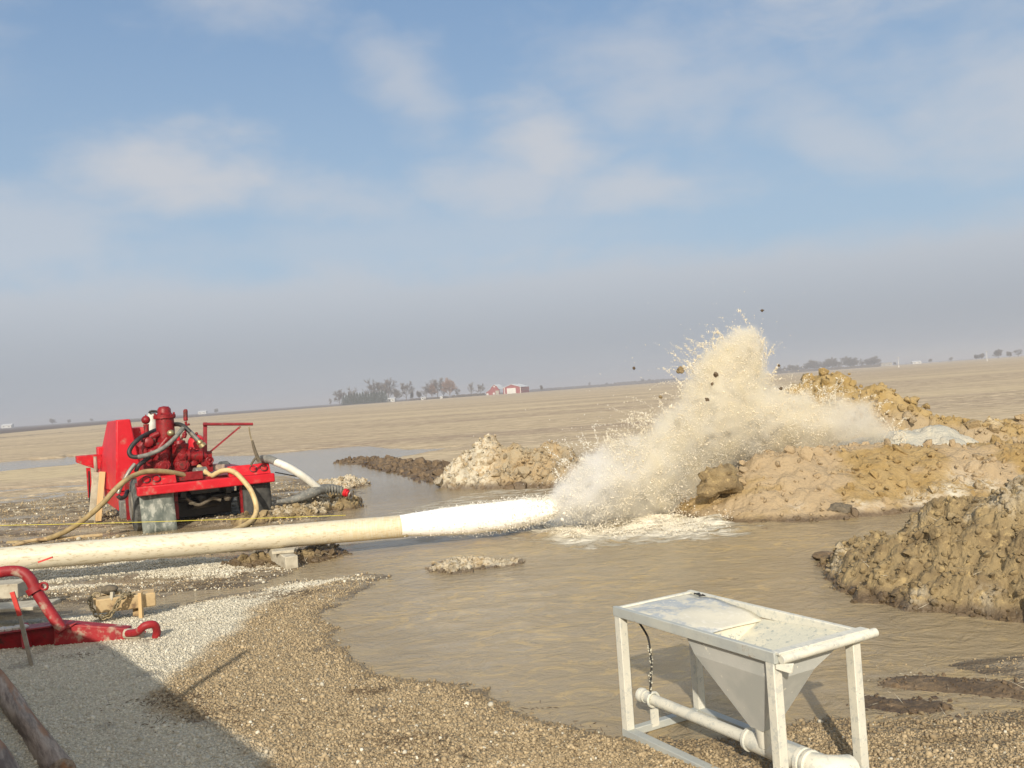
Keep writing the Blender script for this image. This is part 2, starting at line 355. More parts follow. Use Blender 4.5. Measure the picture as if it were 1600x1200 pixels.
# hopper paint
m, t, b = new_mat('splattered_white_paint'); co = t.new('ShaderNodeTexCoord').outputs['Object']
col = t.mix(t.step(t.noise(co, 5, 5, 0.6), 0.35, 0.65), (0.68, 0.66, 0.56), (0.60, 0.59, 0.51))
col = t.mix(t.m('MULTIPLY', t.step(t.noise(co, 22, 6, 0.72), 0.52, 0.60), 0.55), col, (0.40, 0.43, 0.41))
col = t.mix(t.m('MULTIPLY', t.step(t.noise(co, 60, 4, 0.7), 0.62, 0.68), 0.7), col, (0.28, 0.28, 0.25))
t.put(b.inputs['Base Color'], col); b.inputs['Roughness'].default_value = 0.6
t.l.new(t.bump(t.noise(co, 45, 5, 0.7), 0.5, 0.004), b.inputs['Normal']); rs_ = t.step(t.noise(co, 8, 6, 0.75), 0.635, 0.68); col = t.mix(t.m('MULTIPLY', rs_, 0.75), col, (0.26, 0.17, 0.10)); t.put(b.inputs['Base Color'], col)
M['hop'] = m
m2 = m.copy(); m2.name = 'greyer_white_steel'; M['hop_greyer'] = m2  # greyer copy of the hopper paint, for front rail and base frame
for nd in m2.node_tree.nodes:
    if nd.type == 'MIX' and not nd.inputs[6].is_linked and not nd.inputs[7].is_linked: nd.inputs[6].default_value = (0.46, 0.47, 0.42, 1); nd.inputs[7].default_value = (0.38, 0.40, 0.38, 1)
m, t, b = new_mat('grey_steel_with_paint_spots'); co = t.new('ShaderNodeTexCoord').outputs['Object']
col = t.mix(t.step(t.noise(co, 3, 5, 0.6), 0.4, 0.6), (0.42, 0.43, 0.40), (0.50, 0.50, 0.46))
col = t.mix(t.step(t.noise(co, 17, 5, 0.75), 0.63, 0.67), col, (0.70, 0.68, 0.58))
t.put(b.inputs['Base Color'], col); b.inputs['Roughness'].default_value = 0.55
t.l.new(t.bump(t.noise(co, 30, 4), 0.15, 0.003), b.inputs['Normal']); M['hop_grey'] = m
m, t, b = new_mat('crusted_hopper_interior'); co = t.new('ShaderNodeTexCoord').outputs['Object']
col = t.mix(t.step(t.noise(co, 4, 6, 0.7), 0.42, 0.58), (0.66, 0.62, 0.48), (0.56, 0.55, 0.45))
col = t.mix(t.step(t.noise(co, 34, 6, 0.75), 0.56, 0.62), col, (0.33, 0.36, 0.33))
col = t.mix(t.m('MULTIPLY', t.step(t.noise(co, 5.5, 4, 0.6), 0.55, 0.62), 0.8), col, (0.70, 0.66, 0.50))
t.put(b.inputs['Base Color'], col); b.inputs['Roughness'].default_value = 0.75
t.l.new(t.bump(t.noise(co, 40, 6, 0.7), 0.7, 0.006), b.inputs['Normal']); M['hop_in'] = m
m, t, b = new_mat('wet_tray_sheet'); co = t.new('ShaderNodeTexCoord').outputs['Object']
pt = t.step(t.noise(co, 3.4, 8, 0.72), 0.50, 0.58)
col = t.mix(pt, (0.62, 0.59, 0.48), (0.40, 0.43, 0.44))
col = t.mix(t.step(t.noise(co, 26, 6, 0.8), 0.54, 0.60), col, (0.68, 0.65, 0.55))
t.put(b.inputs['Base Color'], col); t.put(b.inputs['Roughness'], t.m('SUBTRACT', 0.7, t.m('MULTIPLY', pt, 0.15)))
t.l.new(t.bump(t.noise(co, 30, 5, 0.7), 0.25, 0.004), b.inputs['Normal']); M['hop_tray'] = m

# ground
m, t, b = new_mat('gravel_mud_and_stubble'); geo = t.new('ShaderNodeNewGeometry'); P = geo.outputs['Position']
aw, am, af, awet, adk, apale = (t.attr(k) for k in ('white', 'mud', 'field', 'wet', 'plough', 'pale'))
vs = t.voro(P, 55); vcol = t.voro(P, 55, out=1)
sv = t.new('ShaderNodeSeparateXYZ'); t.l.new(vcol, sv.inputs[0])
nf = t.noise(P, 3.0, 6, 0.65); nl = t.noise(P, 0.8, 4)
tan = t.mix(sv.outputs[0], (0.22, 0.17, 0.10), (0.45, 0.36, 0.225)); tan = t.mix(t.m('MULTIPLY', t.step(nf, 0.45, 0.62), 0.6), tan, (0.23, 0.165, 0.085))
wht = t.mix(sv.outputs[1], (0.38, 0.34, 0.25), (0.66, 0.61, 0.47))
mstr = t.noise(t.mapping(P, (0.7, 3.0, 1)), 1.4, 7, 0.68)
mud = t.mix(t.step(mstr, 0.38, 0.60), (0.12, 0.09, 0.055), (0.44, 0.365, 0.25)); mud = t.mix(t.m('MULTIPLY', t.step(t.noise(P, 9, 5, 0.7), 0.48, 0.58), 0.6), mud, (0.19, 0.14, 0.085)); mud = t.mix(t.step(t.noise(P, 5, 6, 0.75), 0.56, 0.66), mud, (0.64, 0.56, 0.40))
col = t.mix(aw, tan, wht); col = t.mix(am, col, mud)
# stubble rows
r1 = t.noise(t.mapping(P, (0.05, 1.1, 1), (0, 0, math.radians(2))), 1.0, 3, 0.6); r2 = t.noise(t.mapping(P, (0.5, 1.6, 1)), 2.2, 9, 0.82); r3 = t.noise(t.mapping(P, (0.012, 0.05, 1)), 1.0, 5, 0.6)
r4 = t.noise(t.mapping(P, (0.02, 0.32, 1), (0, 0, math.radians(-3))), 1.0, 5, 0.7)
fld = t.mix(t.step(r2, 0.40, 0.58), (0.23, 0.175, 0.11), (0.67, 0.54, 0.355)); fld = t.mix(t.m('MULTIPLY', t.step(r4, 0.45, 0.60), 0.35), fld, (0.27, 0.20, 0.145)); fld = t.mix(t.m('MULTIPLY', t.step(r1, 0.42, 0.62), 0.5), fld, (0.29, 0.22, 0.16))
fld = t.mix(t.m('MULTIPLY', t.step(r3, 0.42, 0.66), 0.55), fld, (0.60, 0.485, 0.30))
col = t.mix(af, col, fld); col = t.mix(t.m('MULTIPLY', apale, t.step(t.noise(P, 1.2, 5), 0.3, 0.6)), col, (0.56, 0.46, 0.28))
col = t.mix(adk, col, t.mix(t.step(r3, 0.4, 0.6), (0.10, 0.078, 0.07), (0.15, 0.12, 0.10)))
col = t.mix(t.m('MULTIPLY', awet, 0.55), col, (0.11, 0.08, 0.045))
rgh = t.m('SUBTRACT', 0.95, t.m('MULTIPLY', awet, 0.55)); t.put(b.inputs['Base Color'], col); t.put(b.inputs['Roughness'], rgh)
b.inputs['Specular IOR Level'].default_value = 0.3
hgt = t.m('ADD', t.m('MULTIPLY', t.m('SUBTRACT', 1, vs), t.m('SUBTRACT', 1, af)), t.m('MULTIPLY', t.noise(P, 14, 6, 0.7), 1.2))
t.l.new(t.bump(hgt, 0.8, 0.02), b.inputs['Normal']); M['ground'] = m

# muddy water
m, t, b = new_mat('muddy_water'); geo = t.new('ShaderNodeNewGeometry'); P = geo.outputs['Position']
foam = t.attr('foam'); amb = t.attr('amber')
a1 = t.noise(t.mapping(P, (1.0, 1.35, 1), (0, 0, math.radians(-12))), 2.3, 9, 0.74, 1.8); a2 = t.noise(t.mapping(P, (0.5, 0.8, 1)), 0.5, 3)
f = t.m('MULTIPLY', t.step(a1, 0.50, 0.60), amb); f = t.m('MULTIPLY', f, t.step(a2, 0.3, 0.6))
col = t.mix(f, t.mix(t.step(a2, 0.35, 0.65), (0.31, 0.245, 0.145), (0.35, 0.275, 0.16)), (0.47, 0.345, 0.155))
fn = t.noise(t.mapping(P, (1.0, 2.6, 1), (0, 0, math.radians(8))), 2.2, 8, 0.72, 0.9)
ff = t.step(t.m('ADD', fn, t.m('MULTIPLY', foam, 0.62)), 0.74, 0.96)
col = t.mix(ff, col, (0.74, 0.69, 0.56))
t.put(b.inputs['Base Color'], col); t.put(b.inputs['Roughness'], t.m('ADD', 0.11, t.m('MULTIPLY', ff, 0.6)))
b.inputs['IOR'].default_value = 1.33
w1 = t.noise(t.mapping(P, (1.0, 1.25, 1), (0, 0, math.radians(-10))), 3.0, 8, 0.6, 1.6); w2 = t.noise(t.mapping(P, (1, 1.7, 1)), 16, 4, 0.6)
calm = t.attr('calm')
hh = t.m('ADD', w1, t.m('MULTIPLY', w2, 0.16)); hh = t.m('ADD', hh, t.m('MULTIPLY', ff, 0.5))
t.l.new(t.bump(hh, t.m('SUBTRACT', 1.0, t.m('MULTIPLY', calm, 0.75)), 0.04), b.inputs['Normal']); M['water'] = m

def dirt(name, c1, c2, c3, wetc, pale=(0.62, 0.57, 0.45), sc=1.0, paleamt=0.5):
    m, t, b = new_mat(name); P = t.new('ShaderNodeNewGeometry').outputs['Position']
    n = t.noise(P, 2.2*sc, 7, 0.68); col = t.mix(t.step(n, 0.36, 0.62), c1, c2); col = t.mix(t.step(t.noise(P, 7*sc, 6, 0.7), 0.54, 0.66), col, c3)
    pl = t.attr('pale'); col = t.mix(t.m('MULTIPLY', pl, t.step(t.noise(P, 9*sc, 6, 0.75), 0.42, 0.54)), col, pale)
    smr = t.attr('smear'); col = t.mix(t.m('MULTIPLY', smr, 0.85), col, wetc)
    wt = t.attr('wet'); col = t.mix(t.m('MULTIPLY', wt, 0.8), col, (0.085, 0.055, 0.03))
    t.put(b.inputs['Base Color'], col); t.put(b.inputs['Roughness'], t.m('SUBTRACT', 0.92, t.m('MULTIPLY', wt, 0.5)))
    h = t.m('ADD', t.noise(P, 18*sc, 7, 0.72), t.m('MULTIPLY', t.voro(P, 22*sc), -0.5))
    t.l.new(t.bump(h, 0.9, 0.03/sc), b.inputs['Normal']); return m
M['dirt_near'] = dirt('cloddy_brown_clay', (0.19, 0.138, 0.07), (0.285, 0.215, 0.11), (0.40, 0.30, 0.145), (0.30, 0.235, 0.15), sc=1.6)
M['dirt_mid'] = dirt('ochre_clay', (0.31, 0.21, 0.08), (0.37, 0.265, 0.12), (0.25, 0.17, 0.075), (0.40, 0.31, 0.20))
M['dirt_back'] = dirt('ochre_clay_spoil', (0.33, 0.225, 0.08), (0.39, 0.285, 0.13), (0.23, 0.16, 0.075), (0.37, 0.30, 0.21))
M['dirt_pale'] = dirt('pale_grey_and_tan_clay', (0.36, 0.30, 0.20), (0.40, 0.29, 0.155), (0.27, 0.205, 0.12), (0.22, 0.175, 0.12))
M['clay_white'] = dirt('slick_pale_clay', (0.40, 0.395, 0.34), (0.52, 0.48, 0.38), (0.34, 0.34, 0.30), (0.4, 0.4, 0.36))
M['dirt_dark'] = dirt('dark_wet_topsoil', (0.09, 0.062, 0.038), (0.17, 0.12, 0.07), (0.25, 0.18, 0.11), (0.2, 0.16, 0.1))

m, t, b = new_mat('gravel_stones'); oc = t.attr('tone'); wt = t.attr('whiteness')
tn = t.mix(oc, (0.20, 0.15, 0.085), (0.52, 0.41, 0.25)); wh = t.mix(oc, (0.38, 0.35, 0.27), (0.72, 0.68, 0.56))
tn = t.mix(t.step(oc, 0.93, 0.97), tn, (0.66, 0.60, 0.47))
t.put(b.inputs['Base Color'], t.mix(wt, tn, wh)); b.inputs['Roughness'].default_value = 0.85; M['stones'] = m

# ------------------------------------------------------------ terrain
W_POLY = gpoly([(603, 903), (565, 922), (515, 948), (506, 968), (528, 1008), (560, 1034), (612, 1052), (690, 1060), (760, 1078), (800, 1098), (850, 1124), (930, 1140), (1010, 1152),
                (1100, 1150), (1200, 1143), (1270, 1133), (1330, 1126), (1420, 1118), (1500, 1122), (1620, 1132), (1900, 1150), (2100, 1000), (2000, 760), (1700, 688), (1500, 684), (1300, 680), (1150, 690), (1000, 712), (880, 738), (800, 742), (730, 745), (700, 737),
                (655, 726), (615, 716), (700, 700), (640, 703), (560, 697), (480, 704), (400, 712), (330, 712), (330, 735), (430, 742), (500, 752), (548, 757), (562, 772), (530, 800), (497, 826), (507, 848), (492, 878), (430, 905), (330, 925), (210, 933), (120, 948), (120, 957), (260, 946), (400, 925), (480, 908), (560, 898)])
WHITE = gpoly([(575, 903), (520, 912), (470, 926), (425, 946), (378, 985), (335, 1018), (270, 1060), (238, 1092), (250, 1120), (330, 1150), (420, 1192), (470, 1290), (-900, 1700), (-1400, 1040), (-100, 985), (130, 958), (260, 946), (400, 926), (480, 908)])
WHITE2 = gpoly([(-200, 900), (60, 898), (330, 862), (440, 868), (420, 900), (330, 905), (200, 915), (60, 935), (-200, 960)])
WHITE3 = gpoly([(60, 838), (150, 820), (330, 835), (300, 850), (100, 862)])
GRAVR = gpoly([(1300, 1300), (1330, 1128), (1420, 1120), (1600, 1150), (1900, 1170), (1900, 1400)])
PUD1 = gpoly([(-300, 738), (-100, 733), (0, 722), (90, 716), (200, 712), (260, 716), (150, 726), (60, 733), (-100, 750)])
PALE = gpoly([(-300, 760), (0, 737), (130, 728), (200, 730), (130, 745), (0, 757), (-300, 780)])
TRACK = gpoly([(-400, 800), (-100, 775), (60, 758), (180, 745), (300, 742), (430, 748), (545, 757), (555, 772), (500, 822), (500, 850), (480, 885), (330, 915), (0, 930), (-400, 960)])
FIELD_EDGE = 0
def ground_z(x, y):
    """terrain height and zone weights"""
    r = np.hypot(x, y)
    rough_ = sstep(y, 9.5, 11)*sstep(-y, -27, -22)
    jx = x+(0.14*fbm(x*3, y*3, 4, 3)+0.09*fbm(x*11, y*11, 4, 4))*np.minimum(r/6, 2.5); jy = y+(0.40*fbm(x*2.2, y*2.2, 4, 8)+0.16*fbm(x*9, y*9, 4, 9))*np.minimum(r/6, 3)
    sd = poly_sd(jx, jy, W_POLY)                    # + inside water
    near = sstep(-y, -11, -8.5)
    z = np.where(sd > 0, -0.10*sstep(sd, 0, 0.4)-0.006, 0.05*sstep(-sd, 0, 1.2)+0.004)
    z += np.where(sd < 0, 0.018*fbm(x*1.3, y*1.3, 4, 21)*sstep(-sd, 0.05, 0.6), 0)
    # muddy, rutted ground round the pump
    tr = poly_sd(x, y, TRACK); trw = sstep(tr, -0.2, 0.6)
    ang = x*0.12+y; ruts = 0.055*fbm(ang*0+x*0.45, ang*2.6, 5, 31)+0.07*fbm(x*0.25, ang*1.1, 3, 37)+0.03*fbm(x*2.2, y*3.5, 4, 35)
    z = z*(1-trw*0.6)+trw*(ruts*1.7-0.004+0.30*clods(x+.1*fbm(x*3, y*3, 2, 41), y, .42, 43, .2, .6, .5)*sstep(fbm(x*.7, y*1.1, 3, 47), -.05, .15)+0.4*clods(x, y, .13, 49, .2, .6, .5))*sstep(-sd, 0.0, 0.5)
    br = sstep(x, 1.5, 2.2)*sstep(-y, -6.6, -6.2)*sstep(y, 4.6, 5.0); z = np.where(br > 0, z*(1-br)+br*(0.050*fbm(x*.9, y*3.2, 4, 57)+0.004), z)
    # field behind
    fieldw = sstep(y, 20, 27)*sstep(-sd, 0.0, 1.5)
    fr = sstep(y, 24, 90)
    z = z+fieldw*(0.05*fbm(x*0.15, y*0.6, 4, 51)+0.02*fbm(x*0.9, y*3.0, 3, 55)+0.10*fr-0.005)
    p1 = poly_sd(x+fbm(x*.3, y*.5, 3, 61)*4, y+fbm(x*.2, y*.5, 3, 62)*5, PUD1); z = np.where(p1 > -0.5, np.minimum(z, -0.01-0.02*sstep(p1, -.5, 1)), z)
    # gentle swale rightwards / left gravel
    return z, sd, trw, fieldw, p1
def zones(x, y, z, sd, trw, fieldw, p1):
    e = 0.35*fbm(x*2.5, y*2.5, 5, 71)+0.12*fbm(x*9, y*9, 3, 72)
    w1_ = sstep(poly_sd(x, y, WHITE)+e*0.9, -0.10, 0.14); w2_ = sstep(poly_sd(x, y, WHITE2)+e*2.2-0.05, -0.1, 0.3)*0.9; w3_ = sstep(poly_sd(x, y, WHITE3)+e*2-0.2, -0.1, 0.3)*0.6
    white = np.maximum(np.maximum(w1_, w2_), w3_)*(1-sstep(fbm(x*1.1, y*1.6, 4, 77), 0.08, 0.22)*(y > 8.6)*0.8)
    mud = np.clip(np.maximum(trw, sstep(y, 8.6, 10.5))*(1-white), 0, 1); mud = np.where(x > 1.2, np.maximum(mud, sstep(x, 1.6, 2.2)*sstep(y, 5.35, 5.6)), mud)
    wet = np.clip(sstep(sd, -0.10, 0.02)*0.9*(0.25+0.75*sstep(y, 8, 10)) + sstep(0.012-z, -0.008, 0.012)*0.6, 0, 1)
    dark = sstep(fbm(x*1.7, y*1.7, 5, 81), 0.17, 0.26)*0.75*(y < 20); wet = np.maximum(wet, dark)
    fl = sstep(y+6*fbm(x*.15, y*.15, 3, 91), 21, 29); wet = wet*(1-0.5*fl)
    plough = sstep(y-(242+(-x-134)*12 if False else y*0), 1e9, 2e9)
    pl = np.zeros_like(x); az_ = x/np.maximum(y, 1)
    lim = np.interp(az_, [-0.9, -0.55, -0.27, -0.15, 0.03, 0.2, 0.35, 0.9], [235, 242, 520, 640, 690, 900, 1500, 2500])
    plough = sstep(y-lim*(1+0.03*fbm(x*.01, y*.01, 3, 95)), 0, 25)
    lane = np.abs(az_*0+y-np.interp(az_, [-0.6, -0.38, -0.2], [150, 205, 330])); plough = np.maximum(plough, 0.65*(lane < 3.5)*(az_ < -0.38)*sstep(-az_, 0.38, 0.42))
    pale = sstep(poly_sd(x, y, PALE)+1.2*fbm(x*.8, y*.8, 3, 99), -0.3, 0.8)*0.9
    return dict(white=white, mud=mud, field=fl, wet=wet, plough=plough, pale=pale)
def gz1(x, y):
    return float(ground_z(np.array([x], float), np.array([y], float))[0][0])
def polar_grid(angs, rads):
    a, r = np.meshgrid(angs, rads); x = (r*np.sin(a)).ravel(); y = (r*np.cos(a)).ravel()
    na = len(angs); nr = len(rads); i = np.arange(nr-1)[:, None]*na+np.arange(na-1)[None, :]; i = i.ravel()
    return x, y, np.stack([i, i+1, i+1+na, i+na], 1)
angs = np.concatenate([np.radians(np.linspace(-180, -42, 70)[:-1]), np.radians(np.linspace(-42, 42, 900)), np.radians(np.linspace(42, 180, 70)[1:])])
rads = np.concatenate([[0.05, 0.5, 1.2, 2.0], np.exp(np.linspace(math.log(3.0), math.log(60), 620)), np.exp(np.linspace(math.log(60), math.log(9000), 150))[1:]])
gx_, gy_, gf = polar_grid(angs, rads)
res = ground_z(gx_, gy_); zz = res[0]
ground = np_mesh('ground', np.stack([gx_, gy_, zz], 1), gf[:, ::-1], M['ground'], attrs=zones(gx_, gy_, *res)); tag(ground, kind='structure')

# ------------------------------------------------------------ water sheet
JET_END = G(1000, 815)[:2]
wa = np.radians(np.linspace(-60, 60, 800)); wr = np.exp(np.linspace(math.log(4.2), math.log(85), 620))
wx, wy, wf = polar_grid(wa, wr)
dj = np.hypot((wx-JET_END[0])/3.0, (wy-JET_END[1])/1.6)
turb = np.exp(-dj**2*1.1)
FOAM = gpoly([(640, 845), (760, 824), (880, 862), (1000, 854), (1120, 846), (1195, 826), (1130, 775), (1080, 750), (900, 760), (760, 800)])
fsd = poly_sd(wx+fbm(wx*3, wy*3, 4, 5)*.6, wy+fbm(wx*3, wy*3, 4, 6)*.6, FOAM)
FOAM2 = gpoly([(640, 830), (560, 835), (600, 800), (760, 765), (900, 752), (900, 790), (700, 815)])
fsd2 = poly_sd(wx, wy, FOAM2)
foam = np.clip(sstep(fsd, -0.6, 0.6)*0.68, 0, 1); foam = np.maximum(foam, sstep(fsd2, -.5, .4)*0.50)
foam = np.maximum(foam, 0.24*np.exp(-((wx-0.2)/2.5)**2-((wy-10.6)/0.7)**2))
amp = 0.012*sstep(wy, 5.5, 8)*sstep(-wy, -20, -15)+0.075*turb
wz = amp*(fbm(wx*1.6, wy*3.0, 5, 15)*2)+0.05*sstep(fsd, -0.3, 0.5)*np.maximum(0, fbm(wx*3, wy*5, 5, 16)+.1)*2.6
wz = wz*(1-sstep(wy, 17, 22)); wz = wz*sstep(wx+7, 0, 3)
amber = sstep(wx, -3.2, -0.5)*sstep(-wy, -16, -11)*1.0; calm = sstep(wy, 16, 24)
water = np_mesh('water', np.stack([wx, wy, wz], 1), wf[:, ::-1], M['water'], attrs=dict(foam=foam, amber=amber, calm=calm)); tag(water, kind='structure')

# ------------------------------------------------------------ gravel stones (uncountable)
ICO_V = np.array([(0, .53, .85), (0, -.53, .85), (.85, 0, .53), (-.85, 0, .53), (.53, .85, 0), (-.53, .85, 0), (.53, -.85, 0), (-.53, -.85, 0), (.85, 0, -.53), (-.85, 0, -.53), (0, .53, -.85), (0, -.53, -.85)])
ICO_F = np.array([(0, 3, 1), (0, 1, 2), (0, 2, 4), (0, 4, 5), (0, 5, 3), (1, 3, 7), (1, 7, 6), (1, 6, 2), (2, 6, 8), (2, 8, 4), (3, 5, 9), (3, 9, 7), (4, 8, 10), (4, 10, 5), (5, 10, 9), (6, 7, 11), (6, 11, 8), (7, 9, 11), (8, 11, 10), (9, 10, 11)])
OCT_V = np.array([(1, 0, 0), (-1, 0, 0), (0, 1, 0), (0, -1, 0), (0, 0, 1), (0, 0, -1)], float)
OCT_F = np.array([(0, 2, 4), (2, 1, 4), (1, 3, 4), (3, 0, 4), (2, 0, 5), (1, 2, 5), (3, 1, 5), (0, 3, 5)])
def rand_rot(n, r):
    q = r.normal(size=(n, 4)); q /= np.linalg.norm(q, axis=1)[:, None]; a, b_, c, d = q.T
    return np.stack([1-2*(c*c+d*d), 2*(b_*c-d*a), 2*(b_*d+c*a), 2*(b_*c+d*a), 1-2*(b_*b_+d*d), 2*(c*d-b_*a), 2*(b_*d-c*a), 2*(c*d+b_*a), 1-2*(b_*b_+c*c)], 1).reshape(n, 3, 3)
def scatter(pos, size, TV, TF, r, jit=0.25, sq=None, rot=None):
    n = len(pos); k = len(TV); v = np.repeat(TV[None], n, 0)
    if jit: v = v*(1+jit*r.uniform(-1, 1, (n, k, 1)))
    sc = size[:, None, None]*(sq[:, None, :] if sq is not None else 1)
    v = v*sc; R_ = rand_rot(n, r) if rot is None else rot
    v = np.einsum('nij,nkj->nki', R_, v)+pos[:, None, :]
    f = (TF[None]+np.arange(n)[:, None, None]*k).reshape(-1, 3); return v.reshape(-1, 3), f
N = 230000
rr = np.random.default_rng(11)
u_ = rr.uniform(0, 1, N); rad = np.sqrt(4.2**2+(10.5**2-4.2**2)*u_**1.35); an = rr.uniform(math.radians(-36), math.radians(34), N)
sx = rad*np.sin(an); sy = rad*np.cos(an); g_ = ground_z(sx, sy); zn = zones(sx, sy, *g_)
keep = (g_[0] > -0.016) & (rr.uniform(0, 1, N) < np.clip(1.15-0.75*zn['mud']-0.55*(zn['wet'] > 0.55)*(1-0), 0.12, 1))
keep &= ~((g_[1] > -0.03) & (rr.uniform(0, 1, N) < 0.5))
sx, sy, sz, wh_ = sx[keep], sy[keep], g_[0][keep], zn['white'][keep]; wetk = zn['wet'][keep]; n = len(sx)
size = np.exp(rr.normal(math.log(0.0060), 0.38, n)); size = np.clip(size, 0.003, 0.024); size = np.where(wh_ > 0.5, size*0.92, size)
big = rr.uniform(0, 1, n) < 0.004; size = np.where(big, size*1.9, size)
Nf = 90000; r2_ = np.random.default_rng(21); fxx = r2_.uniform(-7.5, -1.2, Nf); fyy = r2_.uniform(10.2, 14.2, Nf); gf_ = ground_z(fxx, fyy); zf = zones(fxx, fyy, *gf_)
fx2 = r2_.uniform(-13, -1.2, 110000); fy2 = r2_.uniform(13.0, 26, 110000); gf2 = ground_z(fx2, fy2); zf2 = zones(fx2, fy2, *gf2); fy_n = fbm(fx2*.9, fy2*1.6, 4, 66)
k2 = (gf2[0] > 0.002) & (gf2[2] > .3) & (r2_.uniform(0, 1, len(fx2)) < 0.04+1.1*np.clip(fy_n, 0, 1)); n2_ = int(k2.sum())
kf = (gf_[0] > 0) & (r2_.uniform(0, 1, Nf) < zf['white']*0.8+0.07); nf_ = int(kf.sum()); sx = np.concatenate([sx, fxx[kf]]); sy = np.concatenate([sy, fyy[kf]]); sz = np.concatenate([sz, gf_[0][kf]]); wh_ = np.concatenate([wh_, np.maximum(zf['white'][kf], (r2_.uniform(0, 1, nf_) < .3))]); wetk = np.concatenate([wetk, zf['wet'][kf]*0]); size = np.concatenate([size, np.clip(np.exp(r2_.normal(math.log(0.010), 0.3, nf_)), .005, .03)]); sx = np.concatenate([sx, fx2[k2]]); sy = np.concatenate([sy, fy2[k2]]); sz = np.concatenate([sz, gf2[0][k2]]); wh_ = np.concatenate([wh_, (r2_.uniform(0, 1, n2_) < .12)*1.0]); wetk = np.concatenate([wetk, (r2_.uniform(0, 1, n2_) < .45)*1.0]); size = np.concatenate([size, np.clip(np.exp(r2_.normal(math.log(0.015), 0.4, n2_)), .006, .05)]); n = len(sx)
pos = np.stack([sx, sy, sz+size*0.25], 1); sq = rr.uniform(0.6, 1.15, (n, 3))
v_, f_ = scatter(pos, size, ICO_V, ICO_F, rr, 0.2, sq)
tone = np.repeat(np.clip(rr.beta(2, 2.4, n)*(1-0.55*(wetk > .5)), 0, 1), len(ICO_V)); whn = np.repeat(np.clip(wh_+(rr.uniform(0, 1, n) < 0.02), 0, 1), len(ICO_V))
gravel = np_mesh('gravel', v_, f_, M['stones'], smooth=False, attrs=dict(tone=tone, whiteness=whn)); tag(gravel, 'loose crushed stone lying thickly over the ground in the foreground', 'gravel', kind='stuff')

# bark, roots and straw lying in patches on the gravel (uncountable)
r = np.random.default_rng(31); dp = []; 
for px, py, sp_, n_ in [(577, 1084, .10, 120), (262, 1108, .15, 170), (630, 1172, .13, 150), (130, 1035, .12, 40), (330, 1128, .22, 200), (700, 1190, .12, 80), (455, 935, .2, 120), (560, 1140, .3, 70), (440, 930, .3, 120), (1000, 1170, .3, 60), (860, 1150, .25, 50), (200, 905, .4, 150), (300, 912, .35, 200), (400, 895, .35, 160), (1480, 1165, .35, 120), (1560, 1130, .3, 120), (1420, 1135, .25, 60), (820, 1110, .1, 20)]:
    g0 = G(px, py); a_ = r.normal(0, 1, (n_, 2))*[sp_, sp_*.6]; dp.append(np.stack([g0[0]+a_[:, 0], g0[1]+a_[:, 1]], 1))
dp = np.concatenate(dp); n = len(dp); dz_ = ground_z(dp[:, 0], dp[:, 1])[0]; L_ = r.uniform(.006, .032, n)*np.where(dp[:, 1] > 9, 1.6, 1); wd_ = r.uniform(.0015, .004, n)
a_ = r.uniform(0, math.pi, n); e_ = r.normal(0.05, .25, n); ca, sa, ce, se = np.cos(a_), np.sin(a_), np.cos(e_), np.sin(e_)
Rm = np.stack([ca*ce, -sa, -ca*se, sa*ce, ca, -sa*se, se, 0*se, ce], 1).reshape(-1, 3, 3)
v_, f_ = scatter(np.stack([dp[:, 0], dp[:, 1], np.maximum(dz_, 0)+.010], 1), np.ones(n), OCT_V, OCT_F, r, 0, np.stack([L_, wd_, wd_], 1), Rm)
M['debris'] = simple('bark_and_roots', (0.10, 0.07, 0.042), (0.20, 0.14, 0.08), 30, 0.9, bump=0)
deb = np_mesh('plant_debris', v_, f_, M['debris'], smooth=False); tag(deb, 'dark bits of root and bark lying in patches on the gravel', 'debris', kind='stuff')

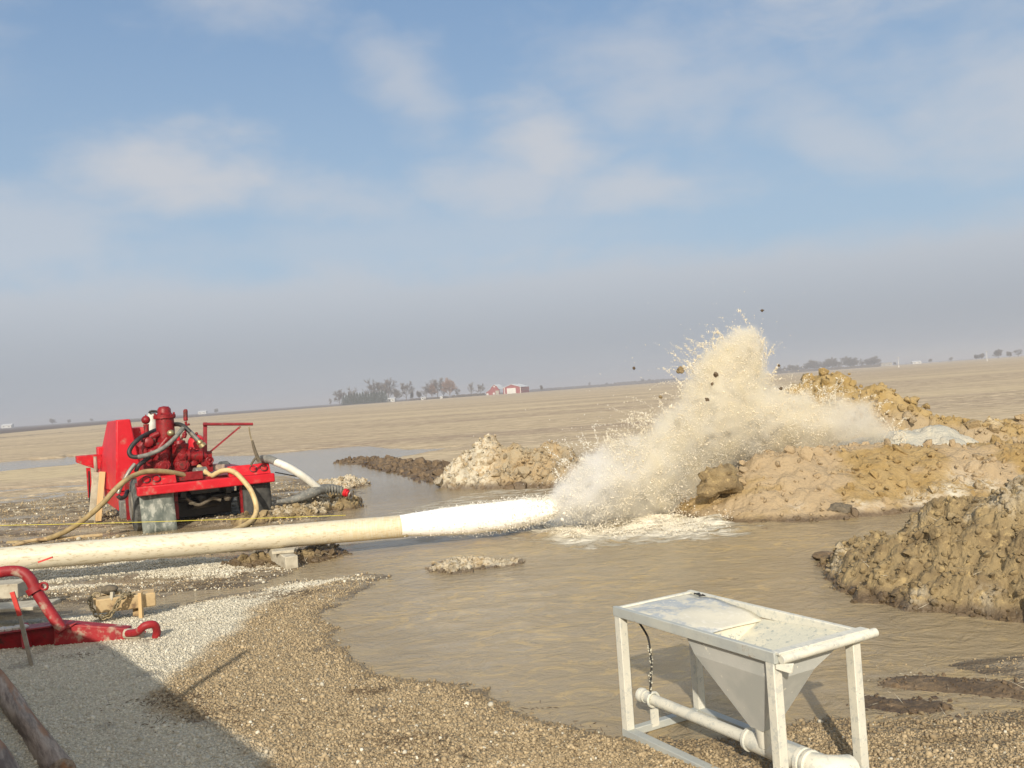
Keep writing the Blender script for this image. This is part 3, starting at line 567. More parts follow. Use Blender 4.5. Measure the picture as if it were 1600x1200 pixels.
# ------------------------------------------------------------ mounds
def ridge_h(x, y, R, sf, sb, rnd=0.12):
    """R: (n,3) ridge points; front/back slopes"""
    P = R[:, :2]; d, i, t_ = seg_dist(x, y, P); h = R[i, 2]*(1-t_)+R[i+1, 2]*t_
    py_ = P[i, 1]*(1-t_)+P[i+1, 1]*t_; s_ = np.where(y < py_, sf, sb)
    s_ = np.where(((i == 0) & (t_ <= 0)) | ((i == len(P)-2) & (t_ >= 1)), max(sf, sb), s_)
    return h-s_*(np.sqrt(d*d+rnd*rnd)-rnd)
def mound(name, ridge_px, sf, sb, cell, mat, label, cat, clod, nz=0.12, pale=None, smear=0.0, pad=1.3, wetband=0.10, rnd=0.12, nclod=600, seed=0, extra=None, zbase=0.0, straw=0, csz=None):
    R = np.array([A(*q) if q[2] > 0.5 else G(*q) for q in ridge_px]); x0, x1 = R[:, 0].min(), R[:, 0].max(); y0, y1 = R[:, 1].min(), R[:, 1].max()
    zm = max(R[:, 2].max()-zbase, 0.12); x0 -= zm/min(sf, sb)*0.8+pad*.3; x1 += zm/min(sf, sb)*0.8+pad*.3; y0 -= zm/sf*1.1+pad*.4; y1 += zm/sb*1.0+pad*.3
    nx = int((x1-x0)/cell)+2; ny = int((y1-y0)/cell)+2; gx, gy = np.meshgrid(np.linspace(x0, x1, nx), np.linspace(y0, y1, ny))
    x = gx.ravel(); y = gy.ravel()
    def hf(x, y):
        wx_ = x+0.35*zm*fbm(x*1.4/zm, y*1.4/zm, 3, seed+1); wy_ = y+0.35*zm*fbm(x*1.4/zm, y*1.4/zm, 3, seed+2)
        h = ridge_h(wx_, wy_, R, sf, sb, rnd)
        h = h+nz*fbm(x*2.2, y*2.2, 5, seed+3, 0.6)*1.6
        m_ = sstep(h, -0.12, 0.12)
        for cs, am in clod: h = h+m_*am*clods(x+0.3*cs*fbm(x*2/cs, y*2/cs, 2, seed+4)*2, y, cs, seed+7)
        return h
    h = hf(x, y)
    if extra is not None: h = extra(x, y, h)
    z = np.maximum(h, -0.12)
    i = (np.arange(ny-1)[:, None]*nx+np.arange(nx-1)[None, :]).ravel(); f = np.stack([i, i+1, i+1+nx, i+nx], 1)
    keepf = (z[f] > -0.11).any(1); f = f[keepf]
    used = np.unique(f); remap = -np.ones(len(z), int); remap[used] = np.arange(len(used)); f = remap[f]
    X = x[used]; Y = y[used]; Z = z[used]
    X = X+0.35*cell*fbm(X*9, Y*9, 2, seed+13)*2
    wt = 1-sstep(Z+0.05*fbm(X*3, Y*3, 3, seed+15), wetband*.3, wetband) if wetband > -.1 else X*0
    pa = pale(X, Y, Z) if pale else np.zeros_like(X)
    smr = np.clip(smear(X, Y, Z) if callable(smear) else np.full_like(X, smear), 0, 1)
    r = np.random.default_rng(seed+100)
    parts_v = [np.stack([X, Y, Z], 1)]; att = dict(wet=[wt], pale=[pa], smear=[smr])
    quads = f; tris = []
    off = len(X)
    if nclod:
        k = r.choice(len(X), nclod*3); k = k[Z[k] > -0.02][:nclod]; cz = csz or cell*0.75; sz_ = np.clip(np.exp(r.normal(math.log(cz), 0.55, len(k))), cz*.35, cz*4.5)
        pv = np.stack([X[k]+r.normal(0, cell, len(k)), Y[k]+r.normal(0, cell, len(k)), Z[k]+sz_*0.15], 1)
        v2, f2 = scatter(pv, sz_, ICO_V, ICO_F, r, 0.3, r.uniform(0.55, 1.2, (len(k), 3)))
        parts_v.append(v2); tris.append(f2+off); off += len(v2)
        for key, src in (('wet', wt), ('pale', pa), ('smear', smr)): att[key].append(np.repeat(src[k], len(ICO_V)))
    if straw:
        k = r.choice(len(X), straw); L_ = r.uniform(0.02, 0.09, straw); 
        sqz = np.stack([L_, np.full(straw, .0022), np.full(straw, .0022)], 1)
        a_ = r.uniform(0, math.pi, straw); e_ = r.normal(0.1, 0.35, straw); ca, sa, ce, se = np.cos(a_), np.sin(a_), np.cos(e_), np.sin(e_)
        Rm = np.stack([ca*ce, -sa, -ca*se, sa*ce, ca, -sa*se, se, 0*se, ce], 1).reshape(-1, 3, 3)
        v2, f2 = scatter(np.stack([X[k], Y[k], Z[k]+0.02], 1), np.ones(straw), OCT_V, OCT_F, r, 0, sqz, Rm)
        parts_v.append(v2); tris.append(f2+off); off += len(v2)
        for key, val in (('wet', 0), ('pale', 1), ('smear', 0)): att[key].append(np.full(len(v2), float(val)))
    vv = np.concatenate(parts_v); q3 = np.concatenate([quads[:, [0, 1, 2]], quads[:, [0, 2, 3]]]+tris)
    o = np_mesh(name, vv, q3, mat, smooth=True, attrs={k_: np.concatenate(v__) for k_, v__ in att.items()})
    try: o.data.set_sharp_from_angle(angle=math.radians(50))
    except Exception: pass
    recenter(o, (R[:, 0].mean(), R[:, 1].mean(), 0)); return tag(o, label, cat)

mound('dirt_mound', [(1293, 884, 9.5), (1345, 864, 9.25), (1400, 840, 8.9), (1450, 806, 8.6), (1500, 798, 8.4), (1555, 772, 8.3), (1600, 752, 8.2), (1680, 738, 8.2), (1780, 790, 8.3)], 0.62, 0.75, 0.016, M['dirt_near'],
      'rough cloddy brown clay heap at the right edge nearest the white hopper table', 'dirt mound', [(0.55, 0.34), (0.24, 0.55), (0.10, 0.55), (0.045, 0.5)], nz=0.10, wetband=0.11, rnd=0.2, nclod=4200, csz=.015, seed=10, straw=120,
      pale=lambda X, Y, Z: 0.35*sstep(fbm(X*2, Y*2, 3, 5), 0.08, .2))
def pal_mid(X, Y, Z):
    a = np.zeros_like(X)
    for px, py, rr_ in ((1415, 785, .30), (1470, 765, .22), (1510, 745, .26), (1440, 775, .2), (1540, 755, .2), (1320, 783, .15), (1345, 783, .12), (1230, 785, .14), (1490, 790, .15)):
        g0 = A(px, py, 13.2); a = np.maximum(a, 1.2-np.hypot(X-g0[0], (Z-g0[2])*1.6)/rr_)
    return np.clip(a, 0, 1)*1.0
mound('dirt_mound', [(1205, 714, 13.9), (1240, 711, 13.9), (1300, 706, 14.0), (1400, 703, 14.0), (1500, 702, 14.0), (1600, 702, 14.0), (1800, 700, 14.0)], 0.60, 0.16, 0.035, M['dirt_mid'],
      'long low ochre clay bank with white lumps, directly behind the muddy pool', 'dirt mound', [(0.7, 0.10), (0.28, 0.16), (0.12, 0.35)], nz=0.12, wetband=0.07, rnd=0.25, nclod=2600, seed=20, pale=pal_mid,
      smear=lambda X, Y, Z: sstep(fbm(X*1.2, Y*1.6+Z*1.5, 4, 44)+0.10-(X-5)*0.045, 0, 0.18)*0.9)
mound('dirt_mound', [(1215, 640, 20.5), (1262, 600, 20.3), (1293, 594, 20.2), (1320, 597, 20), (1345, 612, 20), (1372, 610, 19.8), (1400, 622, 19.6), (1425, 640, 19.5), (1450, 657, 19.3), (1500, 660, 19.2), (1550, 661, 19.2), (1600, 664, 19.2), (1800, 664, 19)], 0.75, 0.8, 0.06, M['dirt_back'],
      'tall ochre clay ridge behind the spray, tapering down to a low bank on the right', 'dirt mound', [(0.8, 0.22), (0.35, 0.35), (0.15, 0.4)], nz=0.14, wetband=0.05, rnd=0.25, nclod=1800, seed=30,
      pale=lambda X, Y, Z: 0.5*sstep(fbm(X*2, Y*2, 3, 5), 0.05, .2)*sstep(X, 9.2, 9.8), smear=lambda X, Y, Z: sstep(0.75-Z+fbm(X, Y, 4, 8)*1.2, 0, 0.35)*0.8)
mound('clay_heap', [(1335, 694, 16.6), (1370, 684, 16.6), (1398, 674, 16.6), (1440, 676, 16.6), (1468, 671, 16.6), (1500, 680, 16.6), (1530, 694, 16.6)], 0.55, 0.5, 0.04, M['clay_white'],
      'slick pale grey and white clay heap between the two long ochre banks', 'clay heap', [(0.6, 0.25), (.25, .2)], nz=0.09, wetband=-0.5, rnd=0.2, nclod=0, seed=40, zbase=0.3)
mound('clay_heap', [(718, 730, 21.5), (738, 708, 21.2), (752, 696, 21.1), (762, 680, 21), (772, 697, 20.9), (800, 706, 20.6), (812, 702, 20.4), (835, 712, 20.2), (855, 702, 20), (875, 708, 19.8), (890, 704, 19.6), (903, 718, 19.5)], 0.62, 0.9, 0.04, M['dirt_pale'],
      'pale clay heap with a jagged peak across the pool, left of the spray', 'clay heap', [(0.5, 0.32), (0.22, 0.5), (0.10, 0.5)], nz=0.14, wetband=0.16, rnd=0.08, nclod=1200, seed=50,
      smear=lambda X, Y, Z: sstep(X+1.2*fbm(X, Y, 3, 8), 0.6, 1.2)*0.25, pale=lambda X, Y, Z: 0.75*sstep(-(X+0.25), 0, 0.5))
mound('topsoil_strip', [(552, 718, .05), (600, 720, .08), (640, 726, .10), (680, 731, .11), (715, 738, .12)], 0.2, 0.2, 0.06, M['dirt_dark'],
      'low dark brown topsoil strip reaching into the water left of the pale clay heap', 'topsoil strip', [(0.5, 0.18), (0.2, 0.3)], nz=0.08, wetband=0.02, rnd=0.3, nclod=700, seed=60)
mound('clay_rubble', [(388, 812, .08), (440, 800, .12), (470, 790, .18), (500, 774, .25), (528, 773, .22), (540, 786, .1)], 0.6, 0.7, 0.03, M['dirt_near'],
      'broken brown clay clods heaped under the end of the grey hose', 'clay rubble', [(0.35, 0.5), (0.15, 0.5)], nz=0.12, wetband=0.05, rnd=0.10, nclod=900, seed=70, pad=.6, pale=lambda X, Y, Z: 0.6*sstep(fbm(X*3, Y*3, 3, 5), 0.02, .2))
mound('clay_rubble', [(508, 755, .12), (530, 749, .2), (548, 747, .2), (562, 752, .1)], 0.5, 0.6, 0.03, M['dirt_pale'],
      'small pale lumpy clay pile at the water edge behind the grey hose', 'clay rubble', [(0.2, 0.5), (0.1, 0.5)], nz=0.06, wetband=0.05, rnd=0.10, nclod=500, seed=75, pad=.5, pale=lambda X, Y, Z: X*0+0.7)
mound('clay_rubble', [(688, 884, .03), (712, 876, .08), (738, 874, .07), (775, 878, .03), (800, 877, .03)], 0.35, 0.5, 0.02, M['dirt_pale'],
      'tiny pale gravel shoal breaking the water in front of the pipe mouth', 'gravel shoal', [(0.10, 0.5), (0.05, 0.5)], nz=0.05, wetband=0.02, rnd=0.08, nclod=500, seed=80, pad=.4, pale=lambda X, Y, Z: X*0+0.6)
mound('mud_bank', [(360, 880, .04), (410, 872, .06), (455, 866, .07), (485, 861, .08), (502, 856, .06)], 0.3, 0.5, 0.025, M['dirt_near'],
      'low muddy bank under the white pipe, beside the timber support', 'mud bank', [(0.25, 0.3), (0.1, 0.45)], nz=0.10, wetband=0.10, rnd=0.12, nclod=700, seed=85, pad=.5, straw=60)
mound('mud_streak', [(1400, 1064, .012), (1450, 1062, .022), (1520, 1068, .022), (1600, 1072, .025), (1700, 1080, .025)], 0.30, 0.30, 0.015, M['dirt_dark'],
      'flat dark brown mud streak littered with straw near the lower right corner', 'mud streak', [(0.10, 0.12), (0.04, 0.25)], nz=0.015, wetband=0.0, rnd=0.10, nclod=500, csz=.006, seed=90, pad=.4, straw=60)
mound('mud_streak', [(1355, 1093, .01), (1400, 1098, .014), (1450, 1102, .01)], 0.30, 0.3, 0.012, M['dirt_dark'],
      'short reddish brown mud patch right beside the hopper table leg', 'mud streak', [(0.1, 0.2), (0.04, 0.4)], nz=0.02, wetband=0.0, rnd=0.1, nclod=200, csz=.006, seed=92, pad=.2, straw=20)
def clod(name, c, size, mat, label, seed, cat='clod', group=None, sq=(1, .8, .55)):
    r = np.random.default_rng(seed); n = 40; me = MB().ball((0, 0, 0), 1, (1, 1, 1), 30)
    v = np.array(me.v); d = 1+0.95*(vn3(v[:, 0]*1.6+5+seed, v[:, 1]*1.6+9, v[:, 2]*1.6+3, seed)-0.5)+0.5*(vn3(v[:, 0]*4+5, v[:, 1]*4+9+seed, v[:, 2]*4+3, seed+3)-0.5)
    d = d+0.22*(vn3(v[:, 0]*8+5, v[:, 1]*8+9+seed, v[:, 2]*8+3, seed+5)-0.5)
    v = v*d[:, None]*np.array(sq)*size
    R_ = rand_rot(1, r)[0] if group else np.eye(3); v = v@R_.T+np.array(c)
    mb = MB(); mb.add(v, me.f); o = mb.build(name, mat, smooth=None, angle=60)
    recenter(o, c); return tag(o, label, cat, group)
c0 = G(1298, 874); clod('clod', (c0[0], c0[1], 0.03), 0.125, M['dirt_dark'], 'dark brown clod sitting alone in the water left of the brown clay heap', 3, sq=(1.25, .7, .42))
c0 = G(1311, 806); clod('rock', (c0[0], c0[1]-.05, 0.09), 0.14, M['strap'], 'dark stone at the foot of the ochre bank in the middle', 5, 'rock', sq=(1.1, .7, .6))
c0 = G(1257, 862); clod('clod', (c0[0], c0[1]+1.6, 0.0), 0.05, M['dirt_dark'], 'tiny dark clod in the water left of the lone brown clod', 6)
# boulder standing at the left end of the middle bank
c0 = A(1122, 748, 13.3); clod('clay_boulder', (c0[0], c0[1], c0[2]-.03), 0.27, M['dirt_near'], 'big ochre clay boulder at the foot of the spray where the long bank begins', 8, 'clay boulder', sq=(1.1, .9, .72))
FLY = [((1063, 578), .075, 'square brown clod flying left of the splash peak, the largest in the air'), ((1119, 585), .05, 'dark clod in front of the upper spray plume'), ((990, 575), .03, 'small dark clod in the sky far left of the plume'),
       ((1191, 485), .03, 'small dark clod in the sky above the splash peak'), ((1113, 600), .028, 'small dark clod just below the one in front of the plume'), ((1105, 624), .04, 'thin dark clod in mid spray, lowest in the air'),
       ((1220, 607), .035, 'small dark clod on the right shoulder of the spray'), ((1032, 620), .035, 'small tan clod in front of the field left of the spray'), ((1217, 571), .025, 'small dark fleck just right of the splash peak at horizon height')]
for i, ((px, py), s_, lb) in enumerate(FLY):
    c0 = A(px, py, 12.2); clod('flying_clod', c0, s_*.72, M['dirt_near'] if i in (0, 7) else M['dirt_dark'], lb, 20+i, 'clod', 'clods thrown up by the water jet', sq=(1, .8, .8))

# ------------------------------------------------------------ big white pipe and its support
PL = A(0, 874.5, 11.45); PR = A(637, 821.5, 12.35); pd = (PR-PL)/np.linalg.norm(PR-PL); P0 = PL-pd*4.5; PRAD = 0.148
pipe = thing('discharge_pipe', (P0[0], P0[1], P0[2]), 'long fat white pipe with mud specks lying across the left half, spouting water', 'pipe')
Lp = np.linalg.norm(PR-P0); L1 = Lp-4.1
mb = MB()
mb.lathe(P0, PR, [(0, PRAD)]+[(Lp*k/60, PRAD*(1+0.008*math.sin(k*1.7))) for k in range(1, 60)]+[(Lp-0.02, PRAD), (Lp, PRAD-0.006), (Lp, PRAD-0.022), (Lp-0.5, PRAD-0.022)], 40, caps=False)
mb.build('pipe_wall', M['pipe'], pipe)
# timber support below the pipe
ts = G(457, 890); T1 = np.array([ts[0], ts[1], 0.085])
tmb = MB(); tmb.bar(T1, T1+np.array([-.42, .75, 0.03]), 0.16, 0.16); o = tmb.build('timber_block', M['wood_pale'], bevel=0.012); recenter(o, (T1[0], T1[1], .06)); tag(o, 'pale squared timber poking out from under the white pipe', 'timber')
tmb = MB(); c_ = A(441, 862, 11.62); tmb.box((c_[0], c_[1]+.1, c_[2]-.005), (0.27, 0.22, 0.035), X=(1, .1, 0), Y=(-.1, 1, 0)); o = tmb.build('wooden_wedge', M['wood_pale'], bevel=0.004); recenter(o, c_); tag(o, 'thin wooden wedge between the white pipe and its timber', 'wedge')

# ------------------------------------------------------------ jet and spray
m, t, b = new_mat('white_water'); P = t.new('ShaderNodeTexCoord').outputs['Object']
col = t.mix(t.step(t.noise(t.mapping(P, (0.8, 6, 6)), 3, 5, .6), 0.5, 0.8), (0.97, 0.965, 0.94), (0.95, 0.935, 0.87)); t.put(b.inputs['Base Color'], col); b.inputs['Roughness'].default_value = 0.5
t.l.new(t.bump(t.noise(t.mapping(P, (1, 6, 6)), 5, 6, .7), 0.15, 0.02), b.inputs['Normal'])
b.inputs['Subsurface Weight'].default_value = 0.0; M['jet'] = m
m = bpy.data.materials.new('muddy_spray'); m.use_nodes = True; t = NT(m.node_tree); t.n.clear()
tn = t.attr('tone'); mi = t.attr('mist')
col = t.mix(tn, (0.95, 0.85, 0.64), (0.99, 0.96, 0.88)); col = t.mix(mi, col, (0.93, 0.88, 0.78))
d1 = t.new('ShaderNodeBsdfDiffuse'); d2 = t.new('ShaderNodeBsdfTranslucent'); mx = t.new('ShaderNodeMixShader'); t.put(d1.inputs[0], col); t.put(d2.inputs[0], col); mx.inputs[0].default_value = 0.5
t.l.new(d1.outputs[0], mx.inputs[1]); t.l.new(d2.outputs[0], mx.inputs[2]); oo = t.new('ShaderNodeOutputMaterial'); t.l.new(mx.outputs[0], oo.inputs[0]); M['spray'] = m
JP = [((625, 821.5), 12.3, PRAD*.93), ((660, 818.5), 12.42, .163), ((700, 815), 12.52, .185), ((740, 811), 12.62, .196), ((780, 806.5), 12.74, .195), ((815, 801), 12.85, .185), ((845, 797), 12.95, .15), ((872, 790), 13.05, .10)]
def jet_mesh():
    pts = [A(p[0], p[1], d) for p, d, r in JP]; n = 48; K = 90; vs = []; 
    pts = np.array(pts); rs = np.array([r for *_, r in JP]); tt = np.linspace(0, len(pts)-1, K)
    cx_ = np.stack([np.interp(tt, np.arange(len(pts)), pts[:, k]) for k in range(3)], 1); rr_ = np.interp(tt, np.arange(len(pts)), rs)
    ax = (pts[-1]-pts[0]); ax /= np.linalg.norm(ax); e1 = np.cross(ax, [0, 0, 1]); e1 /= np.linalg.norm(e1); e2 = np.cross(e1, ax)
    th_ = np.linspace(0, 2*math.pi, n, endpoint=False); TH, KK = np.meshgrid(th_, np.arange(K)); r_ = rr_[KK]
    amp_ = 0.01+0.10*(KK/K)**2
    r_ = r_*(1+amp_*2*fbm(np.cos(TH)*3+KK*0.05+20, np.sin(TH)*3+KK*.11+20, 4, 3))
    v = cx_[KK]+(np.cos(TH)*r_)[..., None]*e1+(np.sin(TH)*r_)[..., None]*e2
    i = np.arange(K-1)[:, None]*n; j = np.arange(n)[None, :]; a = (i+j).ravel(); b_ = (i+(j+1) % n).ravel()
    f = np.stack([a, b_, b_+n, a+n], 1); return v.reshape(-1, 3), f, cx_, rr_, e1, e2
jv, jf, jc, jr, e1, e2 = jet_mesh()
jet = np_mesh('water_jet', jv, jf[:, ::-1], M['jet']); recenter(jet, jc[0]); tag(jet, 'thick white jet of water bursting out of the pipe mouth', 'water jet', kind='stuff')

SP = [(858, 772), (868, 752), (912, 712), (958, 684), (1000, 668), (1028, 652), (1056, 628), (1070, 596), (1078, 570), (1094, 556), (1112, 538), (1136, 520), (1158, 512), (1184, 518), (1198, 543), (1201, 574), (1212, 596), (1240, 600), (1266, 613), (1284, 626), (1305, 612), (1352, 618), (1385, 645), (1412, 682),
      (1350, 704), (1262, 712), (1175, 722), (1130, 745), (1112, 784), (1070, 806), (1000, 820), (930, 828), (884, 828), (862, 814)]
SPn = np.array(SP, float)*[1, -1]
def spray(n, r, mist_only=False):
    px = r.uniform(850, 1400, n*6); py = r.uniform(505, 820, n*6)
    sd_ = poly_sd(px, -py, SPn)                        # pixels inside the outline
    ft = fbm(px*0.045+py*0.02, py*0.05-px*0.012, 5, 3, 0.62); ft2 = fbm(px*0.018, py*0.018, 3, 9)
    mist = sstep(px-(py-600)*0.25, 1262, 1300)*sstep(py, 595, 615)
    dens = sstep(sd_+26*ft+12*ft2, -3, 24)
    dens = dens*(1-0.80*mist)*(0.55+1.6*np.clip(ft+0.25, 0, 1))
    k = r.uniform(0, 1, len(px)) < dens
    px, py, sd_, mist, ft = px[k][:n], py[k][:n], sd_[k][:n], mist[k][:n], ft[k][:n]
    yc = np.interp(px, [850, 930, 1050, 1110, 1200, 1400], [13.05, 13.3, 14.0, 14.9, 15.2, 16.0])
    half = 0.12+0.80*np.sqrt(np.clip(sd_, 0.5, 90)/90)
    y_ = yc+half*r.uniform(-1, 1, len(px))*(0.6+0.8*vn3(px*.03, py*.03, px*0+2.0, 4))
    P_ = np.stack([A(a, b_, c) for a, b_, c in zip(px, py, y_)])
    return P_, mist, ft, sd_
r = np.random.default_rng(5)
def ray_v(px, py, y):
    d = ((px-800)/FPX)[:, None]*camx-((py-600)/FPX)[:, None]*camy+fw; return np.array([0, 0, CH])+d*(y/d[:, 1])[:, None]
_A = A
def spray_pts(n, r):
    px = r.uniform(850, 1400, n*7); py = r.uniform(505, 820, n*7)
    sd_ = poly_sd(px, -py, SPn)
    ft = fbm(px*0.045+py*0.02, py*0.05-px*0.012, 5, 3, 0.62); ft2 = fbm(px*0.018, py*0.018, 3, 9)
    mist = sstep(px-(py-600)*0.25, 1262, 1300)*sstep(py, 595, 615)
    dens = sstep(sd_+26*ft+12*ft2, -3, 24)*(1-0.60*mist)*(0.45+1.7*np.clip(ft+0.25, 0, 1))
    k = r.uniform(0, 1, len(px)) < dens
    px, py, sd_, mist, ft = (q[k][:n] for q in (px, py, sd_, mist, ft))
    yc = np.interp(px, [850, 930, 1050, 1110, 1200, 1400], [13.05, 13.3, 14.0, 14.9, 15.2, 16.0])
    half = 0.12+0.80*np.sqrt(np.clip(sd_, 0.5, 90)/90)
    y_ = yc+half*r.uniform(-1, 1, len(px)); P_ = ray_v(px, py, y_)
    # three-dimensional lumps and wisps
    q = vn3(P_[:, 0]*5, P_[:, 1]*5, P_[:, 2]*5, 1)+0.6*vn3(P_[:, 0]*13, P_[:, 1]*13, P_[:, 2]*13, 2)
    k = r.uniform(0, 1, len(px)) < np.clip((q-0.55)*3.2+0.12, 0.05, 1)
    k |= mist > 0.5
    return P_[k], mist[k], ft[k], q[k], sd_[k]
P_, mist, ft, q, sds = spray_pts(170000, r); n = len(P_)
fringe = (r.uniform(0, 1, n) < 0.13)[:, None]*r.exponential(0.15, (n, 1)); P_ = P_+r.normal(0, 0.020, (n, 3))+fringe*(r.normal(0, 1, (n, 3))*[0.8, 0.6, 1.0]+[-0.15, 0, 0.35])
stv = []
for k_ in range(230):                                   # thin strands flung out of the plume
    i_ = r.integers(1, 24); f_ = r.uniform(); ex_, ey_ = np.array(SP[i_])*(1-f_)+np.array(SP[i_+1])*f_
    yc_ = float(np.interp(ex_, [850, 930, 1050, 1110, 1200, 1400], [13.05, 13.3, 14.0, 14.9, 15.2, 16.0]))+r.uniform(-.5, .4)
    p0_ = A(ex_+r.uniform(-4, 4), ey_+r.uniform(2, 22), yc_); vel = np.array([r.normal(-1.0 if i_ < 14 else .7, 1.2), r.normal(0, .5), r.uniform(.6, 3.4)]); T_ = r.uniform(.05, .24); m_ = int(r.uniform(25, 90))
    tt_ = T_*r.uniform(0, 1, m_)**.8; stv.append(p0_+vel*tt_[:, None]+np.array([0, 0, -4.9])*(tt_**2)[:, None]+r.normal(0, .004+.05*tt_[:, None], (m_, 3)))
stv = np.concatenate(stv); P_ = np.concatenate([P_, stv]); mist = np.concatenate([mist, np.zeros(len(stv))]); ft = np.concatenate([ft, np.zeros(len(stv))+.1]); q = np.concatenate([q, np.zeros(len(stv))+.9]); n = len(P_)
size = np.clip(np.exp(r.normal(math.log(0.0044), 0.45, n)), 0.0022, 0.018); size = size*(1-0.35*mist)*(1+1.1*(r.uniform(0, 1, n) < 0.015))
sq = np.stack([r.uniform(1.0, 2.2, n), r.uniform(.6, 1, n), r.uniform(.6, 1, n)], 1)
sv_, sf_ = scatter(P_, size, OCT_V, OCT_F, r, 0, sq)
tone = np.clip(0.55+1.3*ft+0.25*(q-0.8)+r.normal(0, .10, n), 0, 1)
lowx = np.clip(1.2-(P_[:, 0]-0.9)/1.0, 0, 1); tone = np.maximum(tone, lowx)
spr = np_mesh('water_spray', sv_, sf_, M['spray'], smooth=False, attrs=dict(tone=np.repeat(tone, 6), mist=np.repeat(mist, 6)))
recenter(spr, A(1100, 770, 14)); tag(spr, 'tall plume of cream muddy spray thrown up where the jet hits the bank', 'spray', kind='stuff')
# the fine mist that fills the plume: a closed hull turned into a fog volume
gxh, gyh = np.meshgrid(np.arange(838, 1412, 7.0), np.arange(498, 832, 7.0)); sh_ = gxh.shape; gxh = gxh.ravel(); gyh = gyh.ravel()
sdh = poly_sd(gxh, -gyh, SPn)+4+26*fbm(gxh*.03, gyh*.03, 4, 9)+22*fbm(gxh*.09, gyh*.09, 3, 19)
ych = np.interp(gxh, [850, 930, 1050, 1110, 1200, 1400], [13.05, 13.3, 14.0, 14.9, 15.2, 16.0]); hfh = 0.10+0.85*np.sqrt(np.clip(sdh+2, 0.0, 90)/90)
ins = (sdh > -4).reshape(sh_); lumps = 0.30*fbm(gxh*.05, gyh*.05, 4, 29)
F_ = ray_v(gxh, gyh, ych-hfh*(1+lumps)); B_ = ray_v(gxh, gyh, ych+hfh); NH = len(gxh); cell_ = ins[:-1, :-1] & ins[1:, :-1] & ins[:-1, 1:] & ins[1:, 1:]
ii, jj = np.nonzero(cell_); a = ii*sh_[1]+jj; q4 = np.stack([a, a+1, a+1+sh_[1], a+sh_[1]], 1)
edges = {}
for qd in q4:
    for k in range(4):
        e = (int(qd[k]), int(qd[(k+1) % 4])); edges[e] = 1
side = [(e[1], e[0], e[0]+NH, e[1]+NH) for e in edges if (e[1], e[0]) not in edges]
allq = np.concatenate([q4, q4[:, ::-1]+NH, np.array(side)])
used = np.unique(allq); rm = -np.ones(2*NH, int); rm[used] = np.arange(len(used)); HV = np.concatenate([F_, B_])[used]; HQ = rm[allq]
m = bpy.data.materials.new('muddy_mist'); m.use_nodes = True; t = NT(m.node_tree); t.n.clear()
P = t.new('ShaderNodeNewGeometry').outputs['Position']; pv_ = t.new('ShaderNodeVolumePrincipled')
dn = t.new('ShaderNodeAttribute'); dn.attribute_name = 'density'
sx_ = t.new('ShaderNodeSeparateXYZ'); t.l.new(P, sx_.inputs[0])
n1_ = t.noise(P, 2.2, 6, 0.62, 0.8); n2_ = t.noise(P, 7.0, 4, 0.65)
lump_ = t.m('ADD', t.m('MULTIPLY', t.step(n1_, 0.40, 0.62), 1.0), t.m('MULTIPLY', t.step(n2_, 0.42, 0.62), 0.6))
mistf = t.m('SUBTRACT', 1.0, t.m('MULTIPLY', t.step(sx_.outputs[0], 4.75, 5.5), 0.72))
den = t.m('MULTIPLY', t.m('MULTIPLY', dn.outputs['Fac'], t.m('ADD', lump_, 0.10)), mistf)
t.put(pv_.inputs['Density'], t.m('MULTIPLY', den, 16.0)); t.put(pv_.inputs['Color'], t.mix(t.step(sx_.outputs[0], 2.4, 0.9), t.mix(t.step(n1_, 0.42, 0.66), (0.998, 0.98, 0.92), (0.99, 0.945, 0.81)), (1.0, 0.995, 0.98)))
oo = t.new('ShaderNodeOutputMaterial'); t.l.new(pv_.outputs[0], oo.inputs['Volume']); M['mist'] = m
mist_o = np_mesh('spray_mist', HV, HQ, m, smooth=False)
ng = bpy.data.node_groups.new('fog', 'GeometryNodeTree'); ng.interface.new_socket('Geometry', in_out='INPUT', socket_type='NodeSocketGeometry'); ng.interface.new_socket('Geometry', in_out='OUTPUT', socket_type='NodeSocketGeometry')
gi = ng.nodes.new('NodeGroupInput'); go = ng.nodes.new('NodeGroupOutput'); mv = ng.nodes.new('GeometryNodeMeshToVolume'); mv.resolution_mode = 'VOXEL_SIZE'
mv.inputs['Density'].default_value = 1.0; mv.inputs['Voxel Size'].default_value = 0.06; mv.inputs['Interior Band Width'].default_value = 0.28
sm_ = ng.nodes.new('GeometryNodeSetMaterial'); sm_.inputs['Material'].default_value = m
ng.links.new(gi.outputs[0], mv.inputs['Mesh']); ng.links.new(mv.outputs[0], sm_.inputs[0]); ng.links.new(sm_.outputs[0], go.inputs[0])
mist_o.modifiers.new('fog', 'NODES').node_group = ng
tag(mist_o, 'soft cream mist filling the spray plume', 'mist', kind='stuff')
